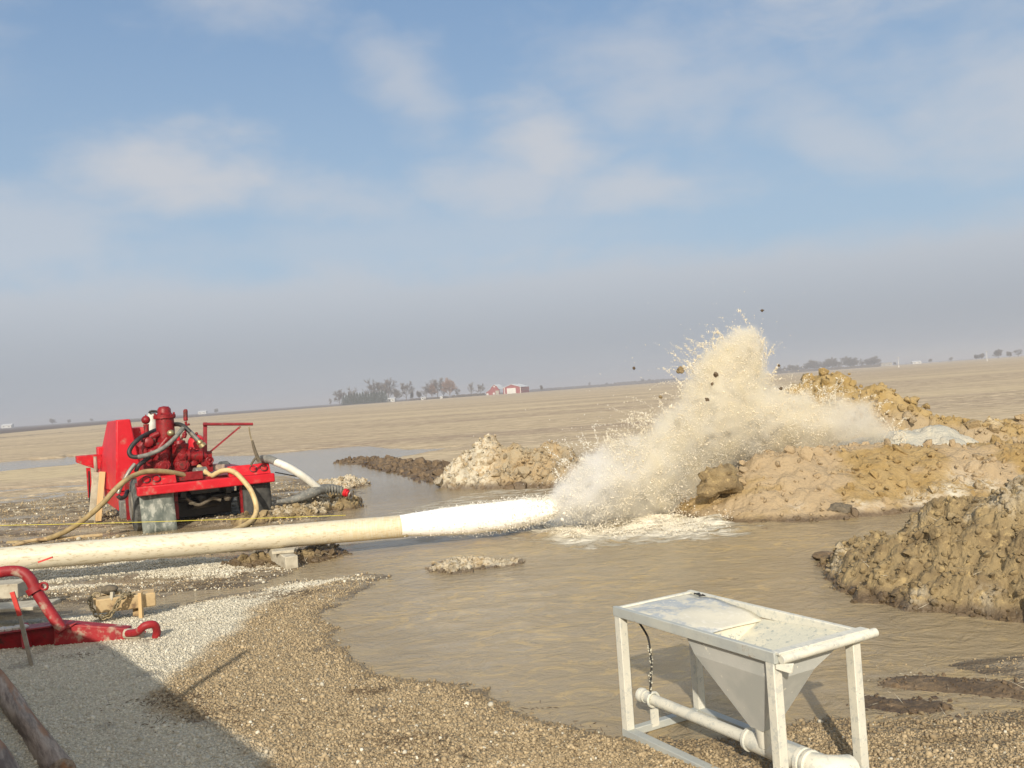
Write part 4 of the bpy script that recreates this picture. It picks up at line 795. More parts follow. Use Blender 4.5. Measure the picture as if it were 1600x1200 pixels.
# droplets around the jet and churning foam at its foot
r = np.random.default_rng(6); n = 6000
k = (len(jc)*r.uniform(0, 1, n)**0.5).astype(int).clip(0, len(jc)-1); a_ = r.uniform(0, 2*math.pi, n); fr_ = k/len(jc); ro = jr[k]*(0.97+np.abs(r.normal(0, 0.03+0.26*fr_**2, n)))
P1_ = jc[k]+(np.cos(a_)*ro)[:, None]*e1+(np.sin(a_)*ro)[:, None]*e2+r.normal(0, .012, (n, 3)); s1 = np.clip(np.exp(r.normal(math.log(0.0055), .4, n)), .003, .014)
n2 = 26000; px = r.uniform(840, 1165, n2*2); py = r.uniform(755, 848, n2*2); f1 = poly_sd(px, -py, np.array([(835, 822), (870, 842), (960, 846), (1060, 838), (1150, 828), (1150, 800), (1110, 770), (1040, 765), (930, 790), (870, 800)], float)*[1, -1])
fo = fbm(px*.05, py*.12, 5, 12, .65); kk = r.uniform(0, 1, len(px)) < sstep(f1+34*fo, 0, 14)*(0.10+1.5*np.clip(fo, 0, 1)); px, py = px[kk][:n2], py[kk][:n2]
dd = CH*FPX/np.maximum(py-(611-0.0706*(px-800)), 1); P2_ = ray_v(px, py, dd*0.985); P2_[:, 2] = np.maximum(P2_[:, 2], 0)+r.exponential(0.035, len(px)); s2 = np.clip(np.exp(r.normal(math.log(0.006), .4, len(px))), .003, .014)
PP = np.concatenate([P1_, P2_]); SS = np.concatenate([s1, s2]); sv_, sf_ = scatter(PP, SS, OCT_V, OCT_F, r, 0)
dr = np_mesh('foam_droplets', sv_, sf_, M['spray'], smooth=False, attrs=dict(tone=np.repeat(np.concatenate([np.ones(n), r.uniform(.5, 1, len(px))]), 6), mist=np.zeros(len(sv_))))
recenter(dr, A(1000, 830, 12.5)); tag(dr, 'white droplets and froth along the jet and on the churning water at the foot of the plume', 'foam', kind='stuff')

# ------------------------------------------------------------ hopper table in the foreground
HO = np.array([0.487, 5.30, 0.0]); hu = np.array([.49, -.872, 0]); hv = np.array([.872, .49, 0]); HL, HW, HH = 1.235, 0.575, 0.735
def hp(u, v_, z): return HO+hu*u+hv*v_+np.array([0, 0, z])
gsoil = 0.0
hop = thing('hopper_table', HO, 'paint splattered white steel hopper table with a funnel, standing in the right foreground', 'hopper table')
LG = 0.052
for (u, v_) in ((LG/2, LG/2), (HL-LG/2, LG/2), (LG/2, HW-LG/2), (HL-LG/2, HW-LG/2)):
    MB().box(hp(u, v_, (HH-.05)/2+.02), (LG, LG, HH-.09), hu, hv).build('leg', M['hop'], hop, bevel=0.004)
mb = MB()
for v_ in (LG/2, HW-LG/2): mb.box(hp(HL/2, v_, 0.02), (HL+.004, LG+.004, .046), hu, hv)
for u in (LG/2, HL-LG/2): mb.box(hp(u, HW/2, 0.022), (LG-.002, HW-2*LG-.008, .042), hu, hv)
mb.build('base_frame', M['hop_greyer'], hop, bevel=0.004)
mb = MB(); RT = 0.055
MB().box(hp(HL/2, .014, HH-RT/2), (HL+.02, .03, RT), hu, hv).build('front_rail', M['hop_greyer'], hop, bevel=0.004)
for v_ in (HW-0.014,): mb.box(hp(HL/2, v_, HH-RT/2), (HL+.02, .03, RT), hu, hv)
for u in (0.012, HL-.012): mb.box(hp(u, HW/2, HH-RT/2-.001), (.028, HW-.062, RT-.004), hu, hv)
mb.build('top_rim', M['hop'], hop, bevel=0.004)
# tray: flat part that dips into the funnel
K = 26; J = 12; vs = []; u0, u1 = 0.02, 0.62
for i in range(K+1):
    for j in range(J+1):
        u = u0+(u1-u0)*i/K; v_ = 0.03+(HW-.06)*j/J; z = HH-.012-0.012*math.sin(i*.5)*math.sin(j*.7)*.4-0.05*max(0, (i/K-.45)/.55)**2
        vs.append(hp(u, v_, z))
fs = [(i*(J+1)+j, (i+1)*(J+1)+j, (i+1)*(J+1)+j+1, i*(J+1)+j+1) for i in range(K) for j in range(J)]
tr_ = MB().add(vs, fs).build('tray_sheet', M['hop_tray'], hop)
tr_.modifiers.new('thick', 'SOLIDIFY').thickness = 0.004
# funnel
TU0, TU1, TV0, TV1 = 0.60, HL-.03, 0.032, HW-.03; zt = HH-.06
top4 = [hp(TU0, TV0, zt), hp(TU1, TV0, HH-.02), hp(TU1, TV1, HH-.02), hp(TU0, TV1, zt)]
bu, bv, bs = 0.965, 0.165, 0.04; bot = [hp(bu-bs, bv-bs, .285), hp(bu+bs, bv-bs, .285), hp(bu+bs, bv+bs, .285), hp(bu-bs, bv+bs, .285)]
def sub_quad(a, b_, c, d, n=10):
    vs = []; 
    for i in range(n+1):
        for j in range(n+1):
            s_, t_ = i/n, j/n; vs.append(a*(1-s_)*(1-t_)+b_*s_*(1-t_)+c*s_*t_+d*(1-s_)*t_)
    return vs, [(i*(n+1)+j, (i+1)*(n+1)+j, (i+1)*(n+1)+j+1, i*(n+1)+j+1) for i in range(n) for j in range(n)]
mid4 = [hp(TU0+.05, TV0+.006, HH-.14), hp(TU1-.012, TV0+.006, HH-.14), hp(TU1-.012, .29, HH-.14), hp(TU0+.05, .29, HH-.14)]
mi_ = MB(); mo_ = MB()
for R0_, R1_ in ((top4, mid4), (mid4, bot)):
    for i in range(4):
        j = (i+1) % 4; a, b_, c, d = R0_[i], R0_[j], R1_[j], R1_[i]
        mi_.add(*sub_quad(a, b_, c, d))
        off = lambda p, k: p+((p-hp(bu, bv, p[2]))/(np.linalg.norm(p-hp(bu, bv, p[2]))+1e-6))*0.006*k-np.array([0, 0, .004])
        mo_.add(*sub_quad(off(a, 1), off(b_, 1), off(c, 1), off(d, 1)))
mi_.build('funnel_lining', M['hop_in'], hop, smooth=False)
fo_ = mo_.build('funnel', M['hop_grey'], hop, smooth=False)
MB().lathe(hp(bu, bv, .31), hp(bu, bv+.02, .19), [(0, .050), (.05, .046), (.12, .046)], 20).build('funnel_spout', M['hop'], hop)
# pipe along the base
pv, pz = 0.20, 0.172
mb = MB(); mb.lathe(hp(-0.05, pv, pz), hp(1.0, pv, pz), [(0, .0), (0, .036), (.03, .036), (.03, .031), (.92, .031), (.92, .0)], 22, caps=False)
jp = mb.build('jet_pipe', M['hop'], hop)
mb = MB(); mb.lathe(hp(-0.075, pv, pz), hp(0.2, pv, pz), [(0, 0), (0, .040), (.022, .042), (.035, .036), (.035, 0)], 22, caps=False); mb.build('end_cap', M['hop'], hop)
mb = MB(); mb.lathe(hp(0.815, pv, pz), hp(1.3, pv, pz), [(0, 0), (0, .058), (.018, .060), (.022, .052), (.035, .052), (.35, .054), (.352, .066), (.375, .066), (.378, .058), (.39, .066), (.41, .066), (.411, .056), (.42, .056)], 26, caps=False)
el = [hp(1.225, pv, pz), hp(1.27, pv+.005, pz-.002), hp(1.31, pv+.03, pz-.006), hp(1.33, pv+.075, pz-.012), hp(1.335, pv+.13, pz-.02)]
mb.tube(el, [.058, .062, .066, .066, .064], 20); mb.build('mixing_pipe', M['hop'], hop)
for u in (0.045, 1.225):
    mb = MB(); mb.box(hp(u, pv, .07), (.012, .052, .10), hu, hv); mb.torus(hp(u, pv, pz), hu, .040 if u < .5 else .060, .008, 22, 8); mb.build('pipe_bracket', M['hop'], hop)
# rounded lip on the right short side
mb = MB(); mb.lathe(hp(HL+.030, 0.02, HH-.032), hp(HL+.030, HW+.075, HH-.026), [(0, 0), (0, .021), (.6, .022), (HW+.055, .022), (HW+.055, 0)], 18, caps=False)
mb.box(hp(HL+.006, HW/2+.02, HH-.006), (.055, HW+.02, .014), hu, hv)
mb.prism([hp(HL+.004, .01, HH-.055), hp(HL+.085, .035, HH-.04), hp(HL+.075, .03, HH-.088), hp(HL+.01, .0, HH-.075)], hv*0.012)
mb.build('rounded_lip', M['hop'], hop, bevel=0.003)
# hanging cord
mb = MB(); pts = [A(998, 972, 5.28), A(1006, 984, 5.28), A(1013, 998, 5.27), A(1016, 1020, 5.26), A(1018, 1040, 5.26), A(1017, 1060, 5.26), A(1016, 1080, 5.26)]
mb.tube(pts, 0.006, 8, sub=8); cd_ = mb.build('hanging_cord', M['black'], hop)
r = np.random.default_rng(4); mb = MB()
for k in range(60):
    tt = 2.4+k*3.5/60; i = int(tt); f_ = tt-i; p = pts[i]*(1-f_)+pts[min(i+1, 6)]*f_; mb.ball(p+r.normal(0, .004, 3), r.uniform(.003, .0065), n=6)
mb.build('mud_crust', M['hop_in'], cd_)
# small torn rag on the far rim
mb = MB(); pr_ = [hp(.10+.02*i, HW-.05-.012*(i % 2)-.01*j, HH+.004+.006*((i*j) % 3)) for i in range(5) for j in range(3)]
mb.add(pr_, [(i*3+j, (i+1)*3+j, (i+1)*3+j+1, i*3+j+1) for i in range(4) for j in range(2)]); o = mb.build('rag', M['black']); o.modifiers.new('thick', 'SOLIDIFY').thickness = 0.006; recenter(o, hp(.14, HW-.07, HH)); tag(o, 'small dark rag lying on the far left corner of the hopper table', 'rag')

# ------------------------------------------------------------ red pump unit
PO = np.array([-6.6, 15.9, 0]); th = math.radians(28); PU = np.array([math.cos(th), math.sin(th), 0]); PS = np.array([-math.sin(th), math.cos(th), 0]); PZ = np.array([0, 0, 1.])
def T(u, s_, z): return PO+PU*u+PS*s_+PZ*z
def Q(zx, zy, s_):                      # point on the plane s = const of the truck
    d = ray(100+zx/4.444, 610+zy/4.444); c = np.array([0, 0, CH]); t_ = (s_-(c-PO)@PS)/(d@PS); return c+t_*d
def tbox(mb, u0, u1, s0, s1, z0, z1): return mb.box(T((u0+u1)/2, (s0+s1)/2, (z0+z1)/2), (u1-u0, s1-s0, z1-z0), PU, PS)
tk = thing('pump_trailer', T(1.2, 2, 0), 'bright red pump trailer with jib arm and mud flaps, standing behind the white pipe', 'pump trailer')
tbox(MB(), 0.06, 2.40, -0.13, 0.03, 0.655, 0.815).build('rear_bumper', M['red_bright'], tk, bevel=0.02)
def panel(u0, u1, lights):
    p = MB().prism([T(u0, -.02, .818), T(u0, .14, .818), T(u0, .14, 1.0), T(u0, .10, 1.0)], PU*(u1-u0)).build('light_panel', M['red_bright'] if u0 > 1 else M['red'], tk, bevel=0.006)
    nrm = np.cross(PU, np.array([0, 0, .18])+PS*.12); nrm = nrm/np.linalg.norm(nrm); nrm = nrm if nrm@PS < 0 else -nrm
    for u in lights:
        c = T(u, .04, .91); mb = MB().lathe(c-nrm*.01, c+nrm*.05, [(0, 0), (0, .055), (.028, .055), (.036, .045), (.037, 0)], 20, caps=False); l_ = mb.build('tail_light', M['red'], p)
        MB().torus(c+nrm*.016, nrm, .064, .007, 24, 8, 0.0, math.pi*2).build('light_guard', M['black_metal'], l_)
panel(0.09, 0.72, (0.235, 0.40)); panel(1.62, 2.36, (2.06, 2.25))
tbox(MB(), 0.72, 1.20, 0.16, 0.24, .82, .97).build('rear_cross_plate', M['red_dark'], tk, bevel=0.01)
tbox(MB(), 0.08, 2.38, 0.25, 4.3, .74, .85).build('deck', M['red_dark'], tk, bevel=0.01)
# mud flaps
def flap(u0, u1, s0, zt_, zb, mat, lean, twist=0):
    vs = []; n = 8
    for i in range(n+1):
        for j in range(n+1):
            f_ = j/n; vs.append(T(u0+(u1-u0)*i/n+0.02*f_, s0+lean*f_+0.012*math.sin(i*.9+f_*3)+twist*(i/n-.5)*f_, zt_+(zb-zt_)*f_))
    o = MB().add(vs, [(i*(n+1)+j, (i+1)*(n+1)+j, (i+1)*(n+1)+j+1, i*(n+1)+j+1) for i in range(n) for j in range(n)]).build('mud_flap', mat, tk); o.modifiers.new('thick', 'SOLIDIFY').thickness = 0.012
    return o
tag(flap(0.10, 0.66, 0.03, .67, .0, M['flap_grey'], -.03), 'dusty grey left mud flap'); tag(flap(1.84, 2.35, 0.06, .68, .02, M['flap_black'], -.02, .08), 'black right mud flap')
# wheels
for (u, s_) in ((0.03, .68), (1.93, .68), (0.03, 3.7), (2.10, 3.7)):
    wd = .46 if s_ < 1 else .25; rr_ = .47
    a = T(u, s_, rr_-.02); pr_ = [(0, .26), (0, .33), (.015, .43), (.05, rr_), (wd/2-.03, rr_), (wd/2-.01, .42), (wd/2+.01, .42), (wd/2+.03, rr_), (wd-.05, rr_), (wd-.015, .43), (wd, .33), (wd, .26)] if s_ < 1 else [(0, .26), (0, .33), (.015, .43), (.05, rr_), (wd-.05, rr_), (wd-.015, .43), (wd, .33), (wd, .26)]
    wh = MB().lathe(a, a+PU, pr_, 40).build('wheel', M['tyre'], tk)
    MB().lathe(a+PU*.03, a+PU*.2, [(-.034, .10), (-.034, .20), (-.05, .255), (.05, .255)], 26).build('rim', M['steel'], wh)
# running gear in the shade between the flaps
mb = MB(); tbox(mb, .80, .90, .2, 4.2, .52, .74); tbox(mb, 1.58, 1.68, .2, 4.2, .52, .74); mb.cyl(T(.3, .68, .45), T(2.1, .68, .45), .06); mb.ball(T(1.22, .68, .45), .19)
tbox(mb, .72, 1.80, .95, 2.6, .10, .74); mb.cyl(T(1.0, .5, .36), T(1.55, .8, .34), .09); tbox(mb, 1.0, 1.5, .35, .55, .55, .70); mb.build('chassis', M['black_metal'], tk, bevel=0.006)  # wide black belly block added to darken the space under the deck
tbox(MB(), .70, .76, .25, 1.2, .15, .74).build('flap_brace', M['red_dark'], tk); tbox(MB(), 1.80, 1.84, .05, .12, .12, .66).build('flap_brace', M['red_dark'], tk)
mb = MB(); mb.tube([T(.9, .3, .5), T(1.1, .28, .36), T(1.35, .3, .44), T(1.5, .28, .40)], .03, 8); mb.ball(T(1.62, .3, .42), .07, (1, 1, .8), 8); mb.ball(T(1.0, .3, .40), .05, (1.4, 1, .6), 8); mb.build('mud_caked_linkage', M['strap'], tk)
# hood: tapered tall box, outer side flares at the bottom
def hexa(mb, B, Tp): return mb.add([T(*p) for p in B+Tp], [(3, 2, 1, 0), (4, 5, 6, 7), (0, 1, 5, 4), (1, 2, 6, 5), (2, 3, 7, 6), (3, 0, 4, 7)])
mb = MB(); hexa(mb, [(-.10, 2.0, .62), (.42, 2.0, .62), (.42, 4.0, .62), (-.36, 4.0, .62)], [(-.015, 2.0, 1.98), (.235, 2.0, 1.98), (.235, 3.85, 1.96), (-.03, 3.85, 1.96)])
mb.build('hood', M['red_bright'], tk, bevel=0.025)
tbox(MB(), .24, .62, 2.3, 4.0, .84, 1.80).build('radiator_housing', M['red_bright'], tk, bevel=0.02)
tbox(MB(), -.26, -.05, 3.7, 4.15, .62, 1.45).build('hood_end_cover', M['red_bright'], tk, bevel=0.02)
mb = MB(); hexa(mb, [(-.12, 1.55, .30), (.06, 1.55, .30), (.06, 3.2, .36), (-.22, 3.2, .36)], [(-.12, 1.55, .60), (.06, 1.55, .60), (.06, 3.2, .62), (-.22, 3.2, .62)]); mb.build('side_step', M['red'], tk, bevel=0.012)
tbox(MB(), -.11, .06, 1.22, 1.53, .18, .50).build('tool_box', M['hose_grey'], tk, bevel=0.01)
tbox(MB(), -.02, .06, 1.1, 1.2, .15, .80).build('wheel_arch_plate', M['red_dark'], tk)
# fold-out platform at the front left
mb = MB(); mb.prism([T(-.66, 3.6, 1.30), T(-.2, 3.6, 1.30), T(-.2, 3.6, 1.0), T(-.34, 3.6, 1.02), T(-.66, 3.6, 1.17)], PS*.5); mb.build('side_platform', M['red'], tk, bevel=0.008)
MB().cyl(T(-.345, 3.2, .62), T(-.345, 3.2, 1.28), .035).build('jack_post', M['log'], tk)
tbox(MB(), -.50, -.42, 3.55, 3.65, .45, 1.05).build('platform_leg', M['red'], tk)
# engine block behind the pump
mb = MB(); tbox(mb, .62, 1.25, 2.0, 3.9, .86, 1.42); tbox(mb, .7, 1.15, 2.2, 3.6, 1.42, 1.60); mb.build('engine_cover', M['red'], tk, bevel=0.02)
mb = MB(); c = Q(925, 420, 1.35); mb.lathe(c-PZ*.25, c+PZ, [(0, .17), (.38, .17), (.46, .155), (.53, .11), (.56, .04), (.565, 0)], 24); mb.build('air_tank', M['red_bright'], tk)
# pump
mb = MB(); pc = Q(706, 300, .95); pc = pc-PZ*(pc[2]-1.45)
mb.lathe(pc, pc+PZ, [(0, .165), (.50, .16), (.50, .195), (.56, .195), (.565, .15), (.60, .12), (.67, .115), (.71, .085), (.725, 0)], 32)
for k in range(8):
    g_ = k*math.pi/4+.3; p = pc+PU*math.cos(g_)*.178+PS*math.sin(g_)*.178; mb.cyl(p+PZ*.49, p+PZ*.60, .017, 6)
mb.lathe(pc+PZ*.06, pc+PZ*.10, [(0, .18), (.05, .18)], 32)
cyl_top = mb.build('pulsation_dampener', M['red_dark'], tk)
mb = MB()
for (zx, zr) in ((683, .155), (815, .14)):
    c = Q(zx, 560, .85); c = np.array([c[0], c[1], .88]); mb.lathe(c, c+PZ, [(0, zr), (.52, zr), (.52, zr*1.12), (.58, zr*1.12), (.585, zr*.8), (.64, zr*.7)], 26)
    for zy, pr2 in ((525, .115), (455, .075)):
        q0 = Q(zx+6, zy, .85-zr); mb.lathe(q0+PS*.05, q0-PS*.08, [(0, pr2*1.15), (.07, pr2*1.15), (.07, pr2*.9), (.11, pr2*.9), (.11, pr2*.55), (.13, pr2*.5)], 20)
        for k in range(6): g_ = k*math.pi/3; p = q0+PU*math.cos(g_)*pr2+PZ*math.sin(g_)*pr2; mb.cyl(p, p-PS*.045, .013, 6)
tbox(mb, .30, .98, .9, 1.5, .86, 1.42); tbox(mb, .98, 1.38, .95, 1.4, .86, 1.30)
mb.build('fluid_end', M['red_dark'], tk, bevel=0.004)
mb = MB(); a = Q(835, 455, .8); b_ = Q(1000, 455, .8); mb.lathe(a, b_, [(0, .10), (.05, .10), (.05, .125), (.09, .125), (.09, .095), (.26, .095), (.26, .13), (.31, .13), (.31, .08), (.40, .07)], 22); q0 = Q(900, 520, .85); mb.cyl(q0, q0+PZ*.28, .10); q0 = Q(960, 545, .85); tbox(mb, 1.28, 1.48, .75, 1.0, .90, 1.28)
mb.build('discharge_manifold', M['red_dark'], tk, bevel=0.004)
mb = MB()   # gearbox lumps and slanted pipes at the left of the pump
a = Q(530, 400, .95); b_ = Q(640, 340, .9); mb.tube([a, (a+b_)/2+PZ*.05, b_], [.10, .12, .09], 14); mb.tube([Q(600, 500, .8), Q(560, 400, .8), Q(600, 330, .85), Q(660, 300, .85)], .055, 12)
mb.lathe(Q(585, 360, .75), Q(585, 360, .65), [(0, .09), (.06, .09), (.08, .06)], 16); mb.tube([Q(640, 440, .7), Q(680, 380, .68), Q(720, 330, .66)], [.07, .055, .05], 14)
mb.ball(Q(615, 430, .8), .10); mb.build('valve_cluster', M['red_dark'], tk, bevel=0.003)
mb = MB(); mb.ball(Q(838, 305, .85), .045); mb.tube([Q(820, 400, .8), Q(815, 340, .8), Q(840, 300, .85), Q(850, 240, 1.0)], .022, 10)
for zx, zy in ((815, 372), (838, 320)): mb.ball(Q(zx, zy, .8), .035, n=10)
mb.build('valve_caps', M['red_dark'], tk, bevel=0.003)
for zx, zy in ((545, 350), (660, 470), (770, 380), (880, 405), (905, 405), (920, 300), (625, 560), (735, 600), (770, 560), (560, 530), (850, 500), (760, 450)): MB().ball(Q(zx, zy, .72), .030, n=10).build('bolt_head', M['red_dark'], tk)
MB().ball(Q(742, 296, .62), .068, (1, 1, .9)).build('tan_knob', M['brass'], tk)
mb = MB(); mb.ball(Q(568, 205, 1.0), .078); mb.tube([Q(570, 235, 1.0), Q(572, 270, 1.0), Q(575, 330, 1.0)], [.05, .045, .05], 12); mb.cyl(Q(568, 185, 1.0), Q(568, 168, 1.0), .012); mb.build('relief_valve', M['red_dark'], tk)
tn_ = MB().lathe(Q(612, 300, 1.6), Q(612, 140, 1.6), [(0, .08), (.36, .08), (.39, .06), (.40, 0)], 20).build('white_filter_tank', M['white_tank'], tk)
MB().tube([Q(592, 160, 1.5), Q(602, 147, 1.5), Q(635, 146, 1.5), Q(650, 150, 1.5)], .024, 8).build('tank_bracket', M['black_metal'], tn_)
mb = MB(); mb.lathe(Q(845, 212, 1.0), Q(843, 125, 1.0), [(0, .02), (.01, .040), (.19, .040), (.215, .028), (.222, 0)], 16); mb.cyl(Q(845, 215, 1.0), Q(850, 250, 1.0), .022); mb.ball(Q(866, 236, .97), .025, n=8); mb.build('gauge_capsule', M['red_dark'], tk)
# jib
mb = MB(); mb.bar(Q(980, 560, .8), Q(980, 222, .8), .065, .065, PU); mb.build('jib_post', M['red_jib'], tk, bevel=0.006)
jb = MB().cyl(Q(966, 235, .74), Q(1311, 234, .74), .028).build('jib_arm', M['red_jib'], tk)
MB().bar(Q(1002, 438, .76), Q(1225, 250, .74), .035, .03).build('jib_brace', M['red_jib'], tk)
[MB().torus(Q(x_, y_, .74), PU, .022, .006, 12, 6).build('shackle', M['chain'], jb) for x_, y_ in ((1218, 258), (1286, 262))]
mb = MB(); mb.torus(Q(1012, 485, .75), PS, .06, .014, 18, 8); mb.ball(Q(1012, 485, .75), .04, n=10); mb.cyl(Q(990, 485, .8), Q(1015, 520, .7), .03); mb.build('hand_wheel', M['red_dark'], tk)
# things on the deck
MB().cyl(Q(905, 570, .5), Q(985, 560, .55), .085, 20).build('grey_drum', M['hose_grey'], tk)
o = MB().bar(Q(1020, 535, .9), Q(1112, 530, .9), .12, .10).build('timber_block', M['log'], bevel=.008); recenter(o, Q(1065, 550, .9)); tag(o, 'dark timber offcut lying on the red pump deck beside the jib post', 'timber')
# hoses of the pump
mb = MB(); mb.tube([Q(640, 275, 1.2), Q(585, 300, .9), Q(530, 330, .62), Q(480, 375, .55), Q(453, 425, .52), Q(470, 458, .5), Q(520, 462, .48)], .040, 12); bh = mb.build('hydraulic_hose', M['black'], tk)
mb = MB(); mb.tube([Q(512, 463, .48), Q(590, 445, .46), Q(680, 405, .46), Q(755, 345, .48), Q(800, 295, .52), Q(826, 262, .58)], .040, 12); tag(mb.build('hydraulic_hose', M['hose_grey'], tk), 'muddy grey lower half of the looped hose')
mb = MB(); mb.tube([Q(765, 236, 1.1), Q(800, 236, .85), Q(840, 255, .7), Q(878, 292, .62)], .040, 12); hh_ = mb.build('hydraulic_hose', M['black'], tk)
MB().cyl(Q(876, 290, .62), Q(928, 345, .60), .043).build('ferrule', M['steel'], hh_)
a = Q(926, 342, .60); b_ = Q(975, 398, .56); MB().lathe(a, b_, [(0, .036), (.04, .036), (.04, .058), (.08, .062), (.10, .05), (.12, .068), (.17, .068), (.17, .05), (.14, .045)], 16).build('coupling', M['brass'], hh_)
mb = MB(); mb.tube([Q(600, 462, .6), Q(560, 490, .6), Q(520, 520, .55), Q(500, 560, .6)], .038, 12); mb.build('hydraulic_hose', M['black'], tk)
mb = MB(); mb.tube([Q(492, 512, .55), Q(455, 560, .5), Q(415, 630, .45), Q(385, 690, .42), Q(378, 715, .42)], .036, 12); h2 = mb.build('hydraulic_hose', M['steel'], tk)
MB().tube([Q(372, 730, .42), Q(395, 748, .42), Q(425, 735, .5), Q(440, 700, .7)], .036, 10).build('hose_end', M['black'], h2)

# timbers leaning by the pump
def plank(name, p, q_, wd, ht, mat, label, cat='timber', up=(0, 0, 1), group=None, bev=0.006):
    o = MB().bar(p, q_, wd, ht, up).build(name, mat, bevel=bev); recenter(o, p); return tag(o, label, cat, group)
plank('timber_post', A(153.5, 814, 18.2), A(160, 737, 18.3), .11, .08, M['wood_new'], 'fresh yellow timber leaning against the left side of the red pump', up=PS)
plank('timber_post', A(143, 813, 18.35), A(150, 738, 18.4), .12, .10, M['wood_pale'], 'rough notched timber just left of the fresh yellow one by the pump', up=PS)
plank('steel_rod', A(141, 800, 18.8), A(139, 736, 18.7), .03, .03, M['black_metal'], 'thin black rod standing left of the timbers by the pump', 'rod', up=PS, bev=0)

# ------------------------------------------------------------ hoses and strap right of the pump
o = MB().tube([A(389, 667, 16.7), A(391, 680, 16.7), A(394, 690, 16.7)], .012, 8).build('chain_link', M['chain']); recenter(o, A(389, 667, 16.7)); tag(o, 'short rusty chain hanging from the tip of the red jib arm', 'chain')
mb = MB(); mb.tube([A(394, 688, 16.7), A(397, 700, 16.72), A(402, 714, 16.75), A(405, 720, 16.78)], [.02, .03, .035, .045], 8); mb.tube([A(402, 712, 16.75), A(396, 720, 16.7), A(392, 727, 16.7)], .022, 8)
o = mb.build('lifting_strap', M['strap']); recenter(o, A(394, 688, 16.7)); tag(o, 'twisted muddy strap hanging below the chain and holding up the hose', 'strap')
dh = thing('discharge_hose', A(500, 765, 17.2), 'pale thick hose hung from the strap, bending down to the clay rubble', 'hose')
mb = MB(); mb.tube([A(398, 724, 17.1), A(410, 718, 17.1), A(422, 718, 17.0), A(432, 722, 16.95)], [.07, .08, .075, .07], 14); mb.build('hose_cuff', M['hose_grey'], dh)
mb = MB(); mb.tube([A(430, 721.5, 16.95), A(450, 730, 16.95), A(470, 742, 17.0), A(485, 753, 17.1), A(497, 763, 17.2)], .068, 14); mb.build('hose_body', M['hose_white'], dh)
sh = thing('suction_hose', A(430, 783, 16.8), 'dark grey hose lying on the clay rubble with a red fitting at its end', 'hose')
mb = MB(); mb.tube([A(432, 784, 16.7), A(450, 782, 16.8), A(470, 777, 16.9), A(490, 769, 17.1), A(505, 764, 17.3), A(520, 763, 17.4), A(534, 766, 17.4)], [.03, .055, .085, .10, .09, .075, .07], 14, sub=10); mb.build('hose_body', M['hose_grey'], sh)
mb = MB()
for k in range(7): p = A(505+k*4.6, 764.3+k*.3, 17.32+k*.015); mb.torus(p, A(534, 767, 17.4)-A(505, 764, 17.3), .088, .010, 16, 6)
mb.build('hose_ribs', M['hose_grey'], sh)
p = A(538, 769, 17.35); mb = MB().lathe(p, p+np.array([.9, -.3, -.35]), [(0, .075), (.06, .08), (.06, .06), (.10, .06)], 16); ft_ = mb.build('red_fitting', M['red'], sh)
MB().torus(p+np.array([.13, -.04, -.05]), (.9, -.3, -.35), .085, .014, 22, 8).build('clamp_ring', M['steel'], ft_)
o = MB().tube([A(430, 738, 18.2), A(470, 746, 18.5), A(495, 756, 18.6)], .012, 8).build('black_cable', M['black']); recenter(o, A(430, 738, 18.2)); tag(o, 'thin black cable lying on the mud behind the pale hose', 'cable')
# tan hoses
mb = MB(); pp = [A(12, 849, 15.85), A(50, 846.5, 15.8), A(85, 838, 15.6), A(120, 820, 15.5), A(156, 791, 15.45), A(180, 765, 15.5), A(197, 750, 15.6), A(212, 742, 15.8), A(228, 737, 15.95), A(253, 736.5, 16.15), A(280, 740.5, 16.4), A(309, 747.5, 16.75)]
o = mb.tube(pp, .045, 12).build('tan_hose', M['hose_yellow_dirty']); recenter(o, pp[0]); tag(o, 'muddy tan hose rising from the ground and crossing the rear of the red pump', 'hose')
mb = MB(); pp = [Q(938, 530, .75), Q(975, 560, .5), Q(1022, 592, .3), Q(1060, 575, .2), Q(1100, 558, .1), Q(1150, 556, .0), Q(1200, 580, -.12), Q(1250, 632, -.2), Q(1295, 690, -.3), Q(1328, 770, -.4), Q(1335, 840, -.5), Q(1305, 900, -.7), Q(1230, 950, -1.0), Q(1150, 985, -1.3)]
o = mb.tube(pp, .045, 12).build('tan_hose', M['hose_yellow']); recenter(o, pp[0]); tag(o, 'clean pale yellow hose looping down over the right end of the red bumper', 'hose')
pp = [A(-60, 822, 14.6)+0*PZ, A(160, 817.5, 14.9), A(430, 809, 15.3), A(540, 805, 15.6)]
o = MB().tube(pp, .0045, 6).build('yellow_rope', M['rope']); recenter(o, pp[0]); tag(o, 'thin yellow rope stretched low between the white pipe and the red pump', 'rope')
o = MB().tube([A(20, 853, 15.3), A(60, 843, 15.6), A(115, 840, 15.7), A(160, 836, 15.9)], [.03, .03, .035, .03], 8).build('stick', M['wood_block']); recenter(o, A(115, 840, 15.7)); tag(o, 'flat brown stick lying on the mud below the tan hose', 'stick')

